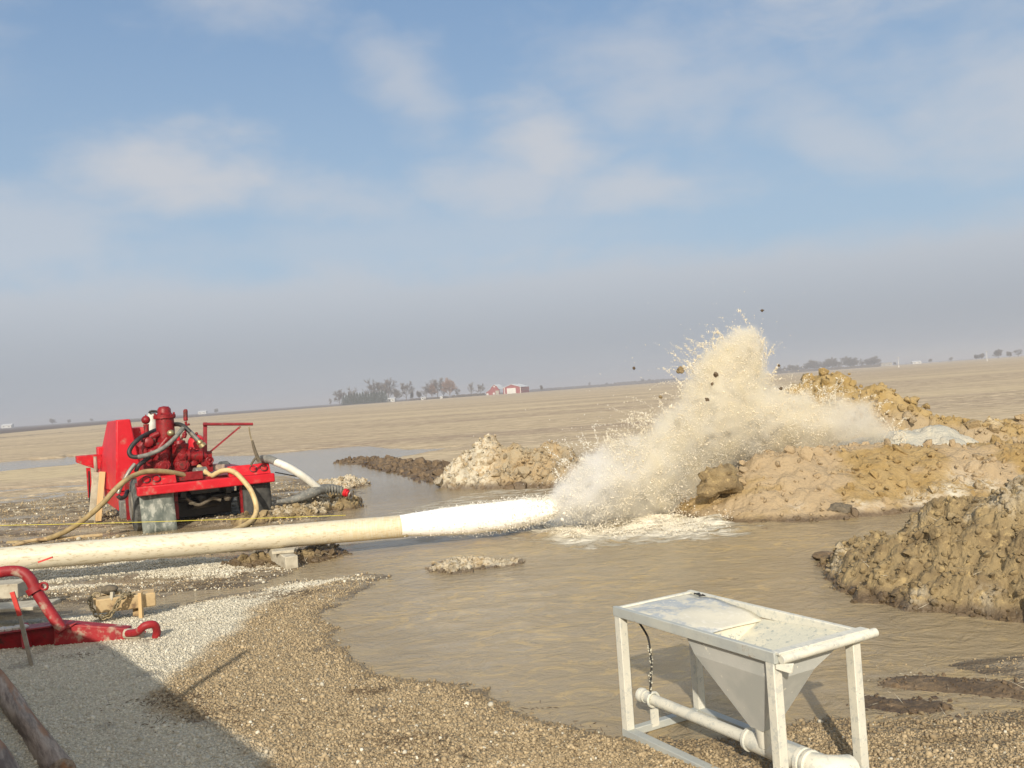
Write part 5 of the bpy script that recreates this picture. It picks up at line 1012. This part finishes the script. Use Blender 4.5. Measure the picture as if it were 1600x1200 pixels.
# ------------------------------------------------------------ left foreground
ra = thing('red_outrigger', A(95, 1000, 8.3), 'worn red steel outrigger with bent tube and clevis end, lying on white gravel', 'outrigger')
D = 8.25
a0 = A(-160, 1026, 8.2); a1 = A(95, 1003, 8.3); a2 = A(205, 989, 8.35)
def beam4(mb, p, q_, hp_, hq_, w_p, w_q):   # tapered beam: centres, heights, widths
    ax = V(q_)-V(p); ax.normalize(); side = Vector((0, 0, 1)).cross(ax).normalized(); up_ = ax.cross(side); vs = []
    for c, h_, w_ in ((V(p), hp_, w_p), (V(q_), hq_, w_q)):
        for a_, b_ in ((-1, -1), (1, -1), (1, 1), (-1, 1)): vs.append(c+side*a_*w_/2+up_*b_*h_/2)
    return mb.add(vs, [(3, 2, 1, 0), (4, 5, 6, 7), (0, 1, 5, 4), (1, 2, 6, 5), (2, 3, 7, 6), (3, 0, 4, 7)])
mb = MB(); beam4(mb, A(-160, 1026, D), A(95, 991, D+.05), .21, .20, .20, .20)
beam4(mb, A(-160, 1009, D+.02), A(88, 975, D+.02), .02, .02, .24, .22); mb.build('box_beam', M['red_dark'], ra, bevel=.012)  # oily dark red; its darkness also stands in for shade on the beam
mb = MB(); beam4(mb, A(90, 988, D-.02), A(203, 989, D+.02), .20, .11, .16, .11); mb.build('tapered_arm', M['red_frame'], ra, bevel=.012)
pc_ = A(235, 989, D+.05); mb = MB(); mb.tube([A(200, 990, D-.05), A(215, 987, D-.12), A(226, 978, D-.14), A(240, 976, D-.10), A(245, 985, D-.06), A(243, 998, D-.05)], .034, 12); mb.tube([A(205, 990, D+.10), A(224, 990, D+.13), A(226, 999, D+.12)], .03, 10)
mb.build('clevis', M['red_frame'], ra)
MB().tube([A(196, 990, D-.03), A(222, 991, D-.06)], .045, 10).build('worn_tip', M['wood_pale'], ra)
mb = MB(); mb.tube([A(-60, 903, D-.1), A(-20, 898, D-.1), A(12, 892.5, D-.1), A(34, 894, D-.1), A(47, 905, D-.1), A(56, 922, D-.1), A(74, 950, D-.1), A(98, 985, D-.1)], .048, 16); bt_ = mb.build('bent_tube', M['red_frame'], ra)
mb = MB(); mb.torus(A(69, 916, D-.16), (0, 1, .2), .032, .010, 16, 8); mb.tube([A(52, 917, D-.1), A(57, 925, D-.1)], .072, 16); mb.build('tube_collar', M['red_frame'], bt_)
mb = MB(); mb.prism([A(96, 990, D-.1), A(120, 973, D-.1), A(104, 978, D-.1), A(88, 985, D-.1)], (0, .05, 0)); mb.build('gusset', M['red_frame'], ra, bevel=.004); mb = MB(); mb.prism([A(40, 975, D), A(46, 1012, D-.15), A(34, 1014, D-.15), A(30, 975, D)], (0, .05, 0)); mb.build('gusset', M['red_frame'], ra, bevel=.004)
for k, (x_, c_) in enumerate(((6, 'steel'), (14, 'white_tank'), (24, 'brass'))): pass
mb = MB(); 
for x_, y_ in ((4, 984), (15, 983), (27, 981), (37, 980)): mb.ball(A(x_, y_, D-.02), .045, (1, 1, .6), 10)
mb.build('bolt_heads', M['white_tank'], ra)
# timbers at the left edge
def gbox(name, pxs, d, depth, mat, label, cat='timber'):
    (xa, ya), (xb, yb) = pxs; p0, p1 = A(xa, ya, d), A(xb, yb, d); o = MB().box(((p0+p1)/2)+np.array([0, depth/2, 0]), (abs(p1[0]-p0[0]), depth, abs(p1[2]-p0[2]))).build(name, mat, bevel=.008); recenter(o, (p0+p1)/2); return tag(o, label, cat)
gbox('timber_block', ((-120, 945), (27, 912)), 9.6, .3, M['wood_pale'], 'pale square timber end at the left edge behind the bent red tube')
gbox('timber_block', ((-120, 966), (68, 947)), 9.1, .35, M['wood_pale'], 'lower timber lying in shade at the left edge under the bent red tube')
# timber with chain
tc_ = thing('timber_bundle', G(190, 968), 'short bundle of muddy yellow timbers on the gravel with a chain over it', 'timber')
d = 9.2
MB().bar(A(150, 946, d-.12), A(243, 934, d+.10), .17, .135).build('beam', M['wood_block'], tc_, bevel=.012)
MB().bar(A(205, 930, d+.05), A(241, 924.5, d+.12), .22, .025).build('board', M['wood_new'], tc_, bevel=.004)
MB().bar(A(221, 966, d-.10), A(219, 926, d-.08), .045, .035, (1, 0, 0)).build('peg', M['wood_new'], tc_, bevel=.003)
MB().bar(A(148, 938, d+.15), A(190, 928, d+.2), .12, .09).build('beam', M['wood_block'], tc_, bevel=.01)
MB().bar(A(175, 938, d-.12), A(176, 925, d-.1), .05, .03, (1, 0, 0)).build('peg', M['wood_pale'], tc_, bevel=.003)
MB().bar(A(214, 962, d+.05), A(214, 945, d+.05), .06, .06, (1, 0, 0)).build('foot', M['wood_block'], tc_, bevel=.003)
ch = MB(); cp = [A(208, 928, d-.02), A(196, 929, d-.16), A(186, 938, d-.22), A(181, 948, d-.22), A(173, 960, d-.2), A(163, 965, d-.2), A(152, 962, d-.2), A(143, 950, d-.16), A(140, 938, d-.1), A(145, 930, d-.02), A(156, 929, d)]
cl_ = 0
for i in range(len(cp)-1):
    L_ = np.linalg.norm(cp[i+1]-cp[i]); nn = max(1, int(round(L_/.045)))
    for k in range(nn):
        c = cp[i]+(cp[i+1]-cp[i])*(k+.5)/nn; dr_ = (cp[i+1]-cp[i])/L_; n1_ = np.cross(dr_, [0, 0.3, 1.]); n1_ /= np.linalg.norm(n1_); n2_ = np.cross(dr_, n1_); ax = n1_ if cl_ % 2 else n2_; cl_ += 1
        o_ = len(ch.v); ch.torus(c, ax, .024, .0075, 12, 6, ref=dr_); 
        for q_ in range(o_, len(ch.v)): p = np.array(ch.v[q_])-c; a_ = p@dr_; ch.v[q_] = tuple(c+p+dr_*a_*0.35)
o = ch.build('chain', M['chain']); recenter(o, cp[4]); tag(o, 'muddy steel chain draped round the left end of the timber bundle', 'chain')
o = MB().ball(A(171, 921, d+.1), .07, (1.2, 1, .7), 12).build('mud_lump', M['strap']); recenter(o, A(171, 921, d+.1)); tag(o, 'dark mud lump sitting on top behind the timber bundle', 'mud lump')
# stakes
st = thing('marker_stake', G(51, 1046), 'slim grey marker stake with a red top, leaning in front of the red outrigger', 'stake')
s0, s1, s2 = A(51, 1046, 7.55), A(31, 962, 7.5), A(19, 925, 7.48)
MB().bar(s0, s1, .035, .012, (0, -1, .2)).build('shaft', M['stake_grey'], st, bevel=.002); MB().bar(s1, s2, .036, .014, (0, -1, .2)).build('painted_top', M['stake_red'], st, bevel=.002)
fl_ = thing('marker_wire', A(20, 893, 10.9), 'thin wire with a small red sleeve in front of the white pipe', 'wire marker')
MB().cyl(A(10, 893, 10.9), A(62, 878, 10.9), .003, 6).build('wire', M['stake_grey'], fl_); MB().bar(A(60, 878.5, 10.9), A(82, 870.5, 10.9), .02, .02).build('sleeve', M['stake_red'], fl_)
# logs at the bottom left corner
def log(p, q_, r_, label, seed):
    n = 26; K = 40; p = np.array(p); q_ = np.array(q_); ax = (q_-p)/np.linalg.norm(q_-p); s1_ = np.cross(ax, [0, 0, 1]); s1_ /= np.linalg.norm(s1_); s2_ = np.cross(s1_, ax)
    TH, KK = np.meshgrid(np.linspace(0, 2*math.pi, n, endpoint=False), np.linspace(0, 1, K)); R_ = r_*(1+0.22*fbm(KK*7+np.cos(TH)*1.2+9, np.sin(TH)*1.2+KK*2+9, 4, seed)*2)
    v = (p+(q_-p)*KK[..., None])+(np.cos(TH)*R_)[..., None]*s1_+(np.sin(TH)*R_)[..., None]*s2_
    i = np.arange(K-1)[:, None]*n; j = np.arange(n)[None, :]; a = (i+j).ravel(); b_ = (i+(j+1) % n).ravel(); fs = [tuple(x) for x in np.stack([a, b_, b_+n, a+n], 1).tolist()]+[tuple(range(n)), tuple((K-1)*n+k for k in range(n))]
    o = MB().add(v.reshape(-1, 3), fs).build('log', M['log2'], angle=60); recenter(o, (p+q_)/2); return tag(o, label, 'log')
log(G(-62, 985, .08), G(96, 1208, .07), .07, 'long weathered grey brown log lying diagonally in the bottom left corner', 3)
log(G(-75, 1085, .16), G(20, 1235, .12), .08, 'paler orange brown log cut off by the bottom left corner itself', 6)
c_ = G(60, 1215, .03); o = MB().box((c_[0]-.12, c_[1], .03), (.34, .5, .05), X=(.8, -.5, 0), Y=(.5, .8, 0)).build('concrete_slab', M['wood_pale'], bevel=.01); recenter(o, c_); tag(o, 'flat grey slab between the two logs in the bottom left corner', 'slab')

# ------------------------------------------------------------ drilling rig standing left of and behind the camera (outside the frame, casts the long shadow)
rg = thing('drill_rig', (-4.5, 1.5, 0), 'parked drilling rig truck left of the camera', 'drill rig')
deckp = [(-.55, .35), (-3.8, 4.75), (-7.0, 8.3), (-8.9, 6.6), (-5.6, 2.6), (-2.9, -1.3), (-1.6, -1.2)]
MB().prism([(x, y, 1.3) for x, y in deckp], (0, 0, .3)).build('deck', M['red_frame'], rg, bevel=.02)
inn = [(-1.6, .4), (-4.2, 4.2), (-7.0, 7.3), (-8.3, 6.3), (-5.6, 2.9), (-3.0, -.6)]
MB().prism([(x, y, .5) for x, y in inn], (0, 0, .8)).build('tool_boxes', M['red_dark'], rg, bevel=.02)
for x, y in ((-2.2, .7), (-3.7, 2.9), (-5.9, 5.4), (-3.6, .2), (-5.3, 2.6), (-7.4, 5.2)):
    a = np.array([x, y, .5]); dv = np.array([.78, .62, 0]); MB().lathe(a, a+dv, [(0, .3), (0, .42), (.04, .5), (.26, .5), (.3, .42), (.3, .3)], 28).build('wheel', M['tyre'], rg)
MB().cyl((-2.78, 3.23, 1.55), (-2.78, 3.23, 2.2), .028).build('rail_post', M['red_frame'], rg)
MB().bar((-3.0, 2.6, .6), (-3.0, 2.6, 1.3), .5, .5).build('control_box', M['red_frame'], rg)

# ------------------------------------------------------------ farmstead and trees far away
FD = 700.0
def F(px, d=FD): 
    y = 611-0.0706*(px-800); p = A(px, y, d); return np.array([p[0], d, 0.08])
M['bark'] = simple('bare_twigs', (0.10, 0.085, 0.078), (0.145, 0.125, 0.112), 0.5, 0.9, bump=0)
M['bark_brown'] = simple('russet_twigs', (0.20, 0.125, 0.095), (0.26, 0.17, 0.13), 0.5, 0.9, bump=0)
M['needles'] = simple('dark_evergreen', (0.022, 0.034, 0.024), (0.045, 0.06, 0.04), 0.8, 0.9, bump=0)
M['barn_red'] = simple('barn_red_siding', (0.27, 0.045, 0.045), (0.21, 0.035, 0.035), 0.6, 0.7, bump=0)
M['roof_metal'] = simple('pale_metal_roof', (0.66, 0.68, 0.68), (0.55, 0.57, 0.58), 0.4, 0.45, bump=0)
M['white_wall'] = simple('white_siding', (0.58, 0.58, 0.55), (0.50, 0.50, 0.48), 0.6, 0.7, bump=0)
M['glass'] = simple('dark_glass', (0.04, 0.05, 0.06), (0.06, 0.07, 0.08), 0.6, 0.2, bump=0)
def bare_tree(h, spread, seed, dense=1.0, mat=None, thick=1.0):
    r = random.Random(seed); tr_ = MB(); cr = MB(); h0 = h*r.uniform(.10, .18)
    tr_.tube([(0, 0, -.2), (.1, 0, h0*.6), (0, 0, h0), (0.1, 0, h*.6)], [h*.028*thick, h*.022*thick, h*.018*thick, h*.008], 6, sub=2)
    def branch(p, d, L_, r_, lev):
        q_ = p+d*L_; mid = p+d*L_*.5+Vector((r.uniform(-1, 1), r.uniform(-1, 1), r.uniform(0, 1)))*L_*.06
        cr.tube([p, mid, q_], [r_, r_*.75, r_*.4], 3, smooth=False)
        if lev == 0: return
        n = int(r.choice((4, 5, 5, 6))*dense+.5) if lev > 1 else int(7*dense+.5)
        for k in range(n):
            f_ = r.uniform(.3, 1); nd = (d+Vector((r.uniform(-1, 1), r.uniform(-1, 1), r.uniform(-.35, .75)))*.75).normalized(); branch(p+(q_-p)*f_, nd, L_*r.uniform(.45, .75), max(r_*.58, .05), lev-1)
    for k in range(int(12*dense)):
        a = k*2.4+r.uniform(-.5, .5); z = h0+(h*.62-h0)*(k/12/dense); up_ = r.uniform(.45, 1.3)+k*.06
        d = Vector((math.cos(a)*spread, math.sin(a)*spread, up_)).normalized(); branch(Vector((0, 0, z)), d, h*r.uniform(.26, .38), h*.010*thick, 3)
    return tr_, cr
def evergreen(h, w_, seed):
    r = random.Random(seed); tr_ = MB().cyl((0, 0, -.2), (0, 0, h*.8), h*.02, 6, r2=.03); cr = MB()
    for k in range(420):
        f_ = r.random()**.8; z = h*(.06+.94*f_); rad = w_*(1-f_)**.8*r.uniform(.45, 1.08); a = r.uniform(0, 2*math.pi); c = Vector((rad*math.cos(a), rad*math.sin(a), z)); o = Vector((math.cos(a), math.sin(a), -.35)); t_ = Vector((-math.sin(a), math.cos(a), 0))
        s_ = r.uniform(.35, .75)*(1.15-f_*.6); cr.add([c-t_*s_*.6, c+t_*s_*.6, c+o*s_, c+Vector((0, 0, s_*.5))], [(0, 1, 2), (0, 3, 1), (1, 3, 2), (0, 2, 3)])
    return tr_, cr
PROTO = {}
def tree(kind, loc, h, label, group, rot=0.0, wide=1.0):
    key = kind
    if key not in PROTO:
        root = bpy.data.objects.new('evergreen_tree' if kind == 'ever' else 'bare_tree', None); C.objects.link(root); root.location = (0, 0, 0)
        if kind == 'ever': tr_, cr = evergreen(8, 2.3, 4); mt = M['needles']
        else: tr_, cr = bare_tree(12, {'a': .7, 'b': .95, 'c': .55, 'brown': .8, 'bush': 1.0}[kind], hash_(kind), {'a': .85, 'b': .95, 'c': .75, 'brown': 1.25, 'bush': 1.35}[kind], thick={'bush': .8}.get(kind, 1.0)); mt = M['bark_brown'] if kind == 'brown' else M['bark']
        tr_.build('trunk', M['bark'], root); cr.build('crown', mt, root, smooth=False)
        PROTO[key] = root; root['used'] = 0
    src = PROTO[key]
    if src['used'] == 0: o = src; src['used'] = 1
    else: o = copy_tree(src)
    base = 8.0 if kind == 'ever' else 12.0; s_ = h/base
    o.location = V(loc); o.scale = (s_*wide, s_*wide, s_); o.rotation_euler = (0, 0, rot); tag(o, label, 'tree', group); return o
def hash_(k): return {'a': 1, 'b': 2, 'c': 3, 'brown': 5, 'bush': 9}[k]
r = random.Random(9); KP = FD/FPX
FG = 'bare trees of the farmstead'
for px, h, kind, wd_, dd_, lb in [(517, 12, 'c', .8, 6, 'small bare tree standing alone at the far left end of the farmstead trees'), (531, 24, 'b', 1.1, 5, 'bare tree at the left end of the evergreen row'), (552, 26, 'a', 1.1, 22, 'bare tree rising behind the evergreen row near its left end'),
        (572, 20, 'c', 1, 24, 'shorter bare tree rising behind the middle of the evergreen row'), (585, 36, 'a', 1.1, 20, 'tall bare tree behind the right half of the evergreen row'), (597, 34, 'b', 1.1, 22, 'tall bare tree second from the right behind the evergreen row'), (607, 36, 'c', 1.3, 16, 'tallest bare tree at the right end of the evergreen row'),
        (620, 19, 'bush', .8, 0, 'dense rounded bare tree just right of the evergreen row'), (635, 29, 'b', 1.0, 0, 'bare upright tree between the rounded tree and the small white shed'), (644, 13, 'bush', .6, 8, 'low bushy bare tree right of the upright one'), (655, 13, 'bush', .9, 4, 'low dark bush tree beside the small white shed'),
        (666, 24, 'a', 1.1, 2, 'bare tree left of the russet pair in the farm grove'), (675, 23, 'brown', 1.0, 4, 'slim russet tree next to the tall grove tree'), (684, 31, 'b', 1.1, 6, 'tall bare tree in the middle of the farm grove'), (693, 20, 'a', .8, 8, 'bare tree between the tall grove tree and the broad russet one'),
        (703, 28, 'brown', 1.1, 0, 'broad russet brown tree at the right of the farm grove'), (715, 14, 'b', .8, 2, 'small bare tree at the right end of the farm grove'), (736, 21, 'c', .9, 0, 'thin bare tree standing alone between grove and barns'), (751, 18, 'b', .9, 0, 'bare tree immediately left of the gambrel barn'), (846, 9, 'bush', .7, 0, 'small lone tree right of the long red shed')]:
    p = F(px, FD+dd_); tree(kind, p, h*KP, lb, FG, r.uniform(0, 6.2), wd_)
xs = [537+i*4.35 for i in range(16)]
for i, px in enumerate(xs):
    p = F(px, FD-2+r.uniform(-1.5, 1.5)); hh_ = (17.5+r.uniform(-1.2, 2.0)-(3 if i == 0 else 0))*KP
    tree('ever', p, hh_, 'dark evergreen in the solid windbreak row left of the farm grove', 'evergreens of the windbreak row', r.uniform(0, 6.2), .95)
def far_tree(px, h, kind, d, lb, wd_=1.35): p = F(px, d); tree(kind, p, h*d/FPX, lb, 'far trees along the horizon', r.uniform(0, 6.2), wd_)
RT_ = [(1216, 9), (1223, 8), (1230, 9), (1237, 10), (1244, 9), (1251, 8), (1258, 10), (1265, 12), (1272, 14), (1279, 11), (1286, 11), (1293, 13), (1300, 15), (1307, 11), (1313, 12), (1325, 15), (1333, 13), (1340, 12), (1348, 10), (1357, 10), (1365, 13), (1371, 11)]
for i, (px, h) in enumerate(RT_): far_tree(px, h*1.15, ('bush', 'b', 'a', 'bush')[i % 4], 1100, 'hazy bare tree in the long tree line on the horizon right of the spray', 1.5)
for px, h, d, k_, lb in [(1398, 5, 1150, 'bush', 'low hazy bush left of the tallest white pole'), (1454, 6, 1200, 'bush', 'small hazy bush on the right horizon between the two white poles'), (1486, 6, 1250, 'bush', 'small faint tree on the right horizon, left of the far right pole'), (1526, 8, 900, 'bush', 'rounded tree left of the far right pole'), (1534, 9, 900, 'bush', 'rounded tree close against the far right pole'),
        (1560, 13, 900, 'bush', 'round dark tree right of the far right pole'), (1577, 9, 900, 'bush', 'smaller tree between the round dark tree and the right edge'), (1591, 12, 900, 'b', 'bare tree nearest the right edge on the horizon'),
        (82, 9, 1200, 'bush', 'leftmost hazy tree on the left horizon'), (108, 6, 1300, 'bush', 'second hazy tree on the left horizon'), (143, 5, 1400, 'bush', 'third, faintest hazy tree on the left horizon'), (338, 7, 1100, 'bush', 'lone hazy tree on the horizon above the red jib arm'),
        (921, 7, 1500, 'c', 'thin hazy tree on the horizon between the red shed and the spray'), (948, 4, 1500, 'bush', 'low hazy bush on the horizon in the gap before the spray'), (1004, 6, 1500, 'bush', 'hazy tree on the horizon close to the left flank of the spray'), (1015, 5, 1500, 'bush', 'hazy tree on the horizon second from the left flank of the spray'), (1036, 4, 1500, 'bush', 'faint hazy tree on the horizon touching the left flank of the spray')]:
    far_tree(px, h, k_, d, lb)
hz = tag(MB().build('hedge', M['bark']), None) if False else None
# low dark hedge between grove and barns, and along the horizon
def hedge(px0, px1, h, d, label, mat='bark'):
    r_ = random.Random(int(px0)); mb = MB(); n = int(abs(px1-px0)*5)
    for k in range(n):
        p = F(px0+(px1-px0)*k/n, d+r_.uniform(-2, 2)); c = Vector((p[0], p[1], r_.uniform(0, h))); s_ = r_.uniform(.5, 1.1)*h*.6
        mb.add([c+Vector((-s_, 0, -s_*.5)), c+Vector((s_, .2, -s_*.4)), c+Vector((0, s_*.6, s_*.6)), c+Vector((r_.uniform(-.5, .5), -s_*.4, s_*.7))], [(0, 1, 2), (0, 3, 1), (1, 3, 2), (0, 2, 3)])
    o = mb.build('hedge', M[mat], smooth=False); recenter(o, F((px0+px1)/2, d)); return tag(o, label, 'hedge')
hedge(706, 757, 1.7, FD, 'low dark hedge between the farm grove and the barns'); hedge(640, 700, 1.3, FD-1, 'low scrub along the foot of the farm grove'); hedge(828, 960, 2.2, 1500, 'thin dark hedge line on the horizon right of the barns'); hedge(960, 1060, 3.5, 1500, 'thin hazy hedge line on the horizon next to the spray'); hedge(1212, 1375, 2.6, 1090, 'low undergrowth beneath the long tree line on the right horizon')
# gambrel barn
def W(px, z, d=FD): p = F(px, d); return np.array([p[0], d, z])
bn = thing('barn', W(770, .05), 'old red gambrel barn with pale roof and lean-to, left of the long red shed', 'barn')
def gable(pts, d, depth, nm, mat, par): return MB().prism([(W(px, z, d)) for px, z in pts], (0, depth, 0)).build(nm, mat, par, smooth=False)
gable([(764, 0), (779.5, 0), (779.5, 4.1), (777.3, 5.9), (772.8, 7.5), (768.2, 5.9), (766, 4.1), (759.5, 2.2), (759.5, 0)], FD, 14, 'wall', M['barn_red'], bn)
dxr = 3.5   # the barn is seen slightly from the right: the roof runs back to the right
def roof_strip(pts, d, depth, sh_, nm, mat, par, th_=.18):
    mb = MB()
    for (p0, z0), (p1, z1) in zip(pts[:-1], pts[1:]):
        a, b_ = W(p0, z0, d-.5), W(p1, z1, d-.5); off = np.array([sh_, depth, 0]); mb.add([a, b_, b_+off, a+off, a+[0, 0, th_], b_+[0, 0, th_], b_+off+[0, 0, th_], a+off+[0, 0, th_]], [(0, 1, 2, 3), (7, 6, 5, 4), (0, 4, 5, 1), (1, 5, 6, 2), (2, 6, 7, 3), (3, 7, 4, 0)])
    return mb.build(nm, mat, par, smooth=False)
roof_strip([(780.3, 4.0), (777.6, 6.0), (772.8, 7.62), (768.0, 6.0), (765.6, 4.1), (758.8, 2.1)], FD, 15, 4.0, 'roof', M['roof_metal'], bn)
MB().box(W(780.5, 2.0, FD+7), (.3, 13.5, 4.0)).build('side_wall', M['barn_red'], bn, smooth=False)
wdw = MB().box(W(772.8, 6.2, FD-.1), (1.1, .2, .9)).build('loft_window', M['white_wall'], bn, smooth=False)
MB().box(W(776.8, 1.6, FD-.12), (2.6, .22, 3.1)).build('barn_door', M['stake_grey'], bn, smooth=False)
MB().box(W(771.5, 1.0, FD-.14), (1.4, .2, 1.5)).build('small_door', M['white_wall'], bn, smooth=False)
MB().box(W(761.5, .8, FD-.1), (1.6, .3, 1.4)).build('lean_to_door', M['white_wall'], bn, smooth=False)
shd = thing('shed', W(805, .05), 'long low red shed with big white door and pale roof, right of the barn', 'shed')
D2 = FD-10
gable([(786.5, 0), (813.5, 0), (813.5, 4.6), (799.5, 6.8), (786.5, 4.6)], D2, .4, 'wall', M['barn_red'], shd)
a, b_ = W(813.4, 0, D2), W(826.5, 0, D2+22); MB().bar(a+[0, .3, 2.3], b_+[0, 0, 2.3], .3, 4.5).build('side_wall', M['barn_red'], shd, smooth=False)
pk_, e0 = W(799.5, 6.9, D2-.5), W(814.2, 4.55, D2-.5); off = W(826.8, 4.55, D2+22)-e0; l0 = W(785.8, 4.55, D2-.5)
MB().add([pk_, e0, e0+off, pk_+off, l0, l0+off]+[q_+np.array([0, 0, .2]) for q_ in (pk_, e0, e0+off, pk_+off, l0, l0+off)], [(0, 1, 2, 3), (0, 3, 5, 4), (6, 9, 8, 7), (6, 10, 11, 9), (0, 6, 7, 1), (1, 7, 8, 2), (4, 10, 6, 0), (4, 5, 11, 10)]).build('roof', M['roof_metal'], shd, smooth=False)
MB().box(W(799, 2.1, D2-.1), (6.6, .25, 4.1)).build('sliding_door', M['white_wall'], shd, smooth=False)
for q_ in (.25, .5, .78): p = a*(1-q_)+b_*q_; MB().box(p+np.array([.05, -.3, 2.6]), (.9, .12, 1.0)).build('window', M['glass'], shd, smooth=False)
MB().box(W(788.5, 2.5, D2-.1), (.5, .2, 4.9)).build('corner_trim', M['white_wall'], shd, smooth=False)
MB().box(W(813.2, 2.2, D2-.12), (.5, .2, 4.3)).build('corner_trim', M['white_wall'], shd, smooth=False)
def house(px, w_, h, d, label, roofm='roof_metal', wall='white_wall'):
    t_ = thing('house', F(px, d), label, 'house'); p = F(px, d)
    MB().box((p[0], d, h*.35), (w_, 7, h*.7)).build('wall', M[wall], t_, smooth=False)
    MB().prism([(p[0]-w_/2-.3, d-3.8, h*.69), (p[0]-w_/2-.3, d+3.8, h*.69), (p[0]-w_/2-.3, d, h)], (w_+.6, 0, 0)).build('roof', M[roofm], t_, smooth=False)
    for q_ in (-.25, .25): MB().box((p[0]+w_*q_, d-3.55, h*.38), (w_*.12, .12, h*.22)).build('window', M['glass'], t_, smooth=False)
house(612, 5.5, 3.4, FD+14, 'small white house glimpsed between the evergreen row and the rounded tree'); house(662, 3.4, 2.3, FD+1, 'small white shed at the foot of the farm grove'); house(690, 1.9, 2.1, FD-3, 'tiny white shed under the tall tree of the farm grove')
house(12, 13, 5.5, 1200, 'white farmhouse on the horizon at the left edge'); house(317, 11, 5, 1300, 'tiny white building on the horizon above the red jib arm'); house(1431, 11, 4, 1200, 'low white building on the right horizon right of the tallest pole'); house(1384, 15, 5, 1300, 'low grey building on the right horizon behind the low bush', 'stake_grey', 'stake_grey')
def pole(px, h, d, w_, lb):
    p = F(px, d); t_ = thing('utility_pole', p, lb, 'utility pole', 'pale poles on the right horizon'); MB().cyl(p, p+np.array([0, 0, h*d/FPX]), w_, 8, r2=w_*.7).build('shaft', M['white_wall'], t_); MB().box(p+np.array([0, 0, h*d/FPX*.93]), (1.6, .14, .14)).build('cross_arm', M['stake_grey'], t_)
    MB().cyl(p, p+np.array([0, 0, .9]), w_*2.2, 8).build('base', M['white_wall'], t_)
pole(1283, 9.5, 480, .11, 'leftmost and shortest pale pole, in front of the long tree line'); pole(1404, 16, 480, .14, 'middle pale pole with a stout white base'); pole(1542, 16, 480, .12, 'rightmost pale pole beside the rounded trees')

# ------------------------------------------------------------ haze
m = bpy.data.materials.new('thin_haze'); m.use_nodes = True; t = NT(m.node_tree); t.n.clear()
pvn = t.new('ShaderNodeVolumePrincipled'); pvn.inputs['Color'].default_value = (0.60, 0.63, 0.70, 1); pvn.inputs['Density'].default_value = 0.00065; pvn.inputs['Anisotropy'].default_value = 0.0
oo = t.new('ShaderNodeOutputMaterial'); t.l.new(pvn.outputs[0], oo.inputs['Volume'])
hz = MB().box((0, 0, 11.0), (19600, 19600, 25.0)).build('haze', m, smooth=False); tag(hz, kind='stuff')
for o in bpy.data.objects:
    if 'used' in o: del o['used']
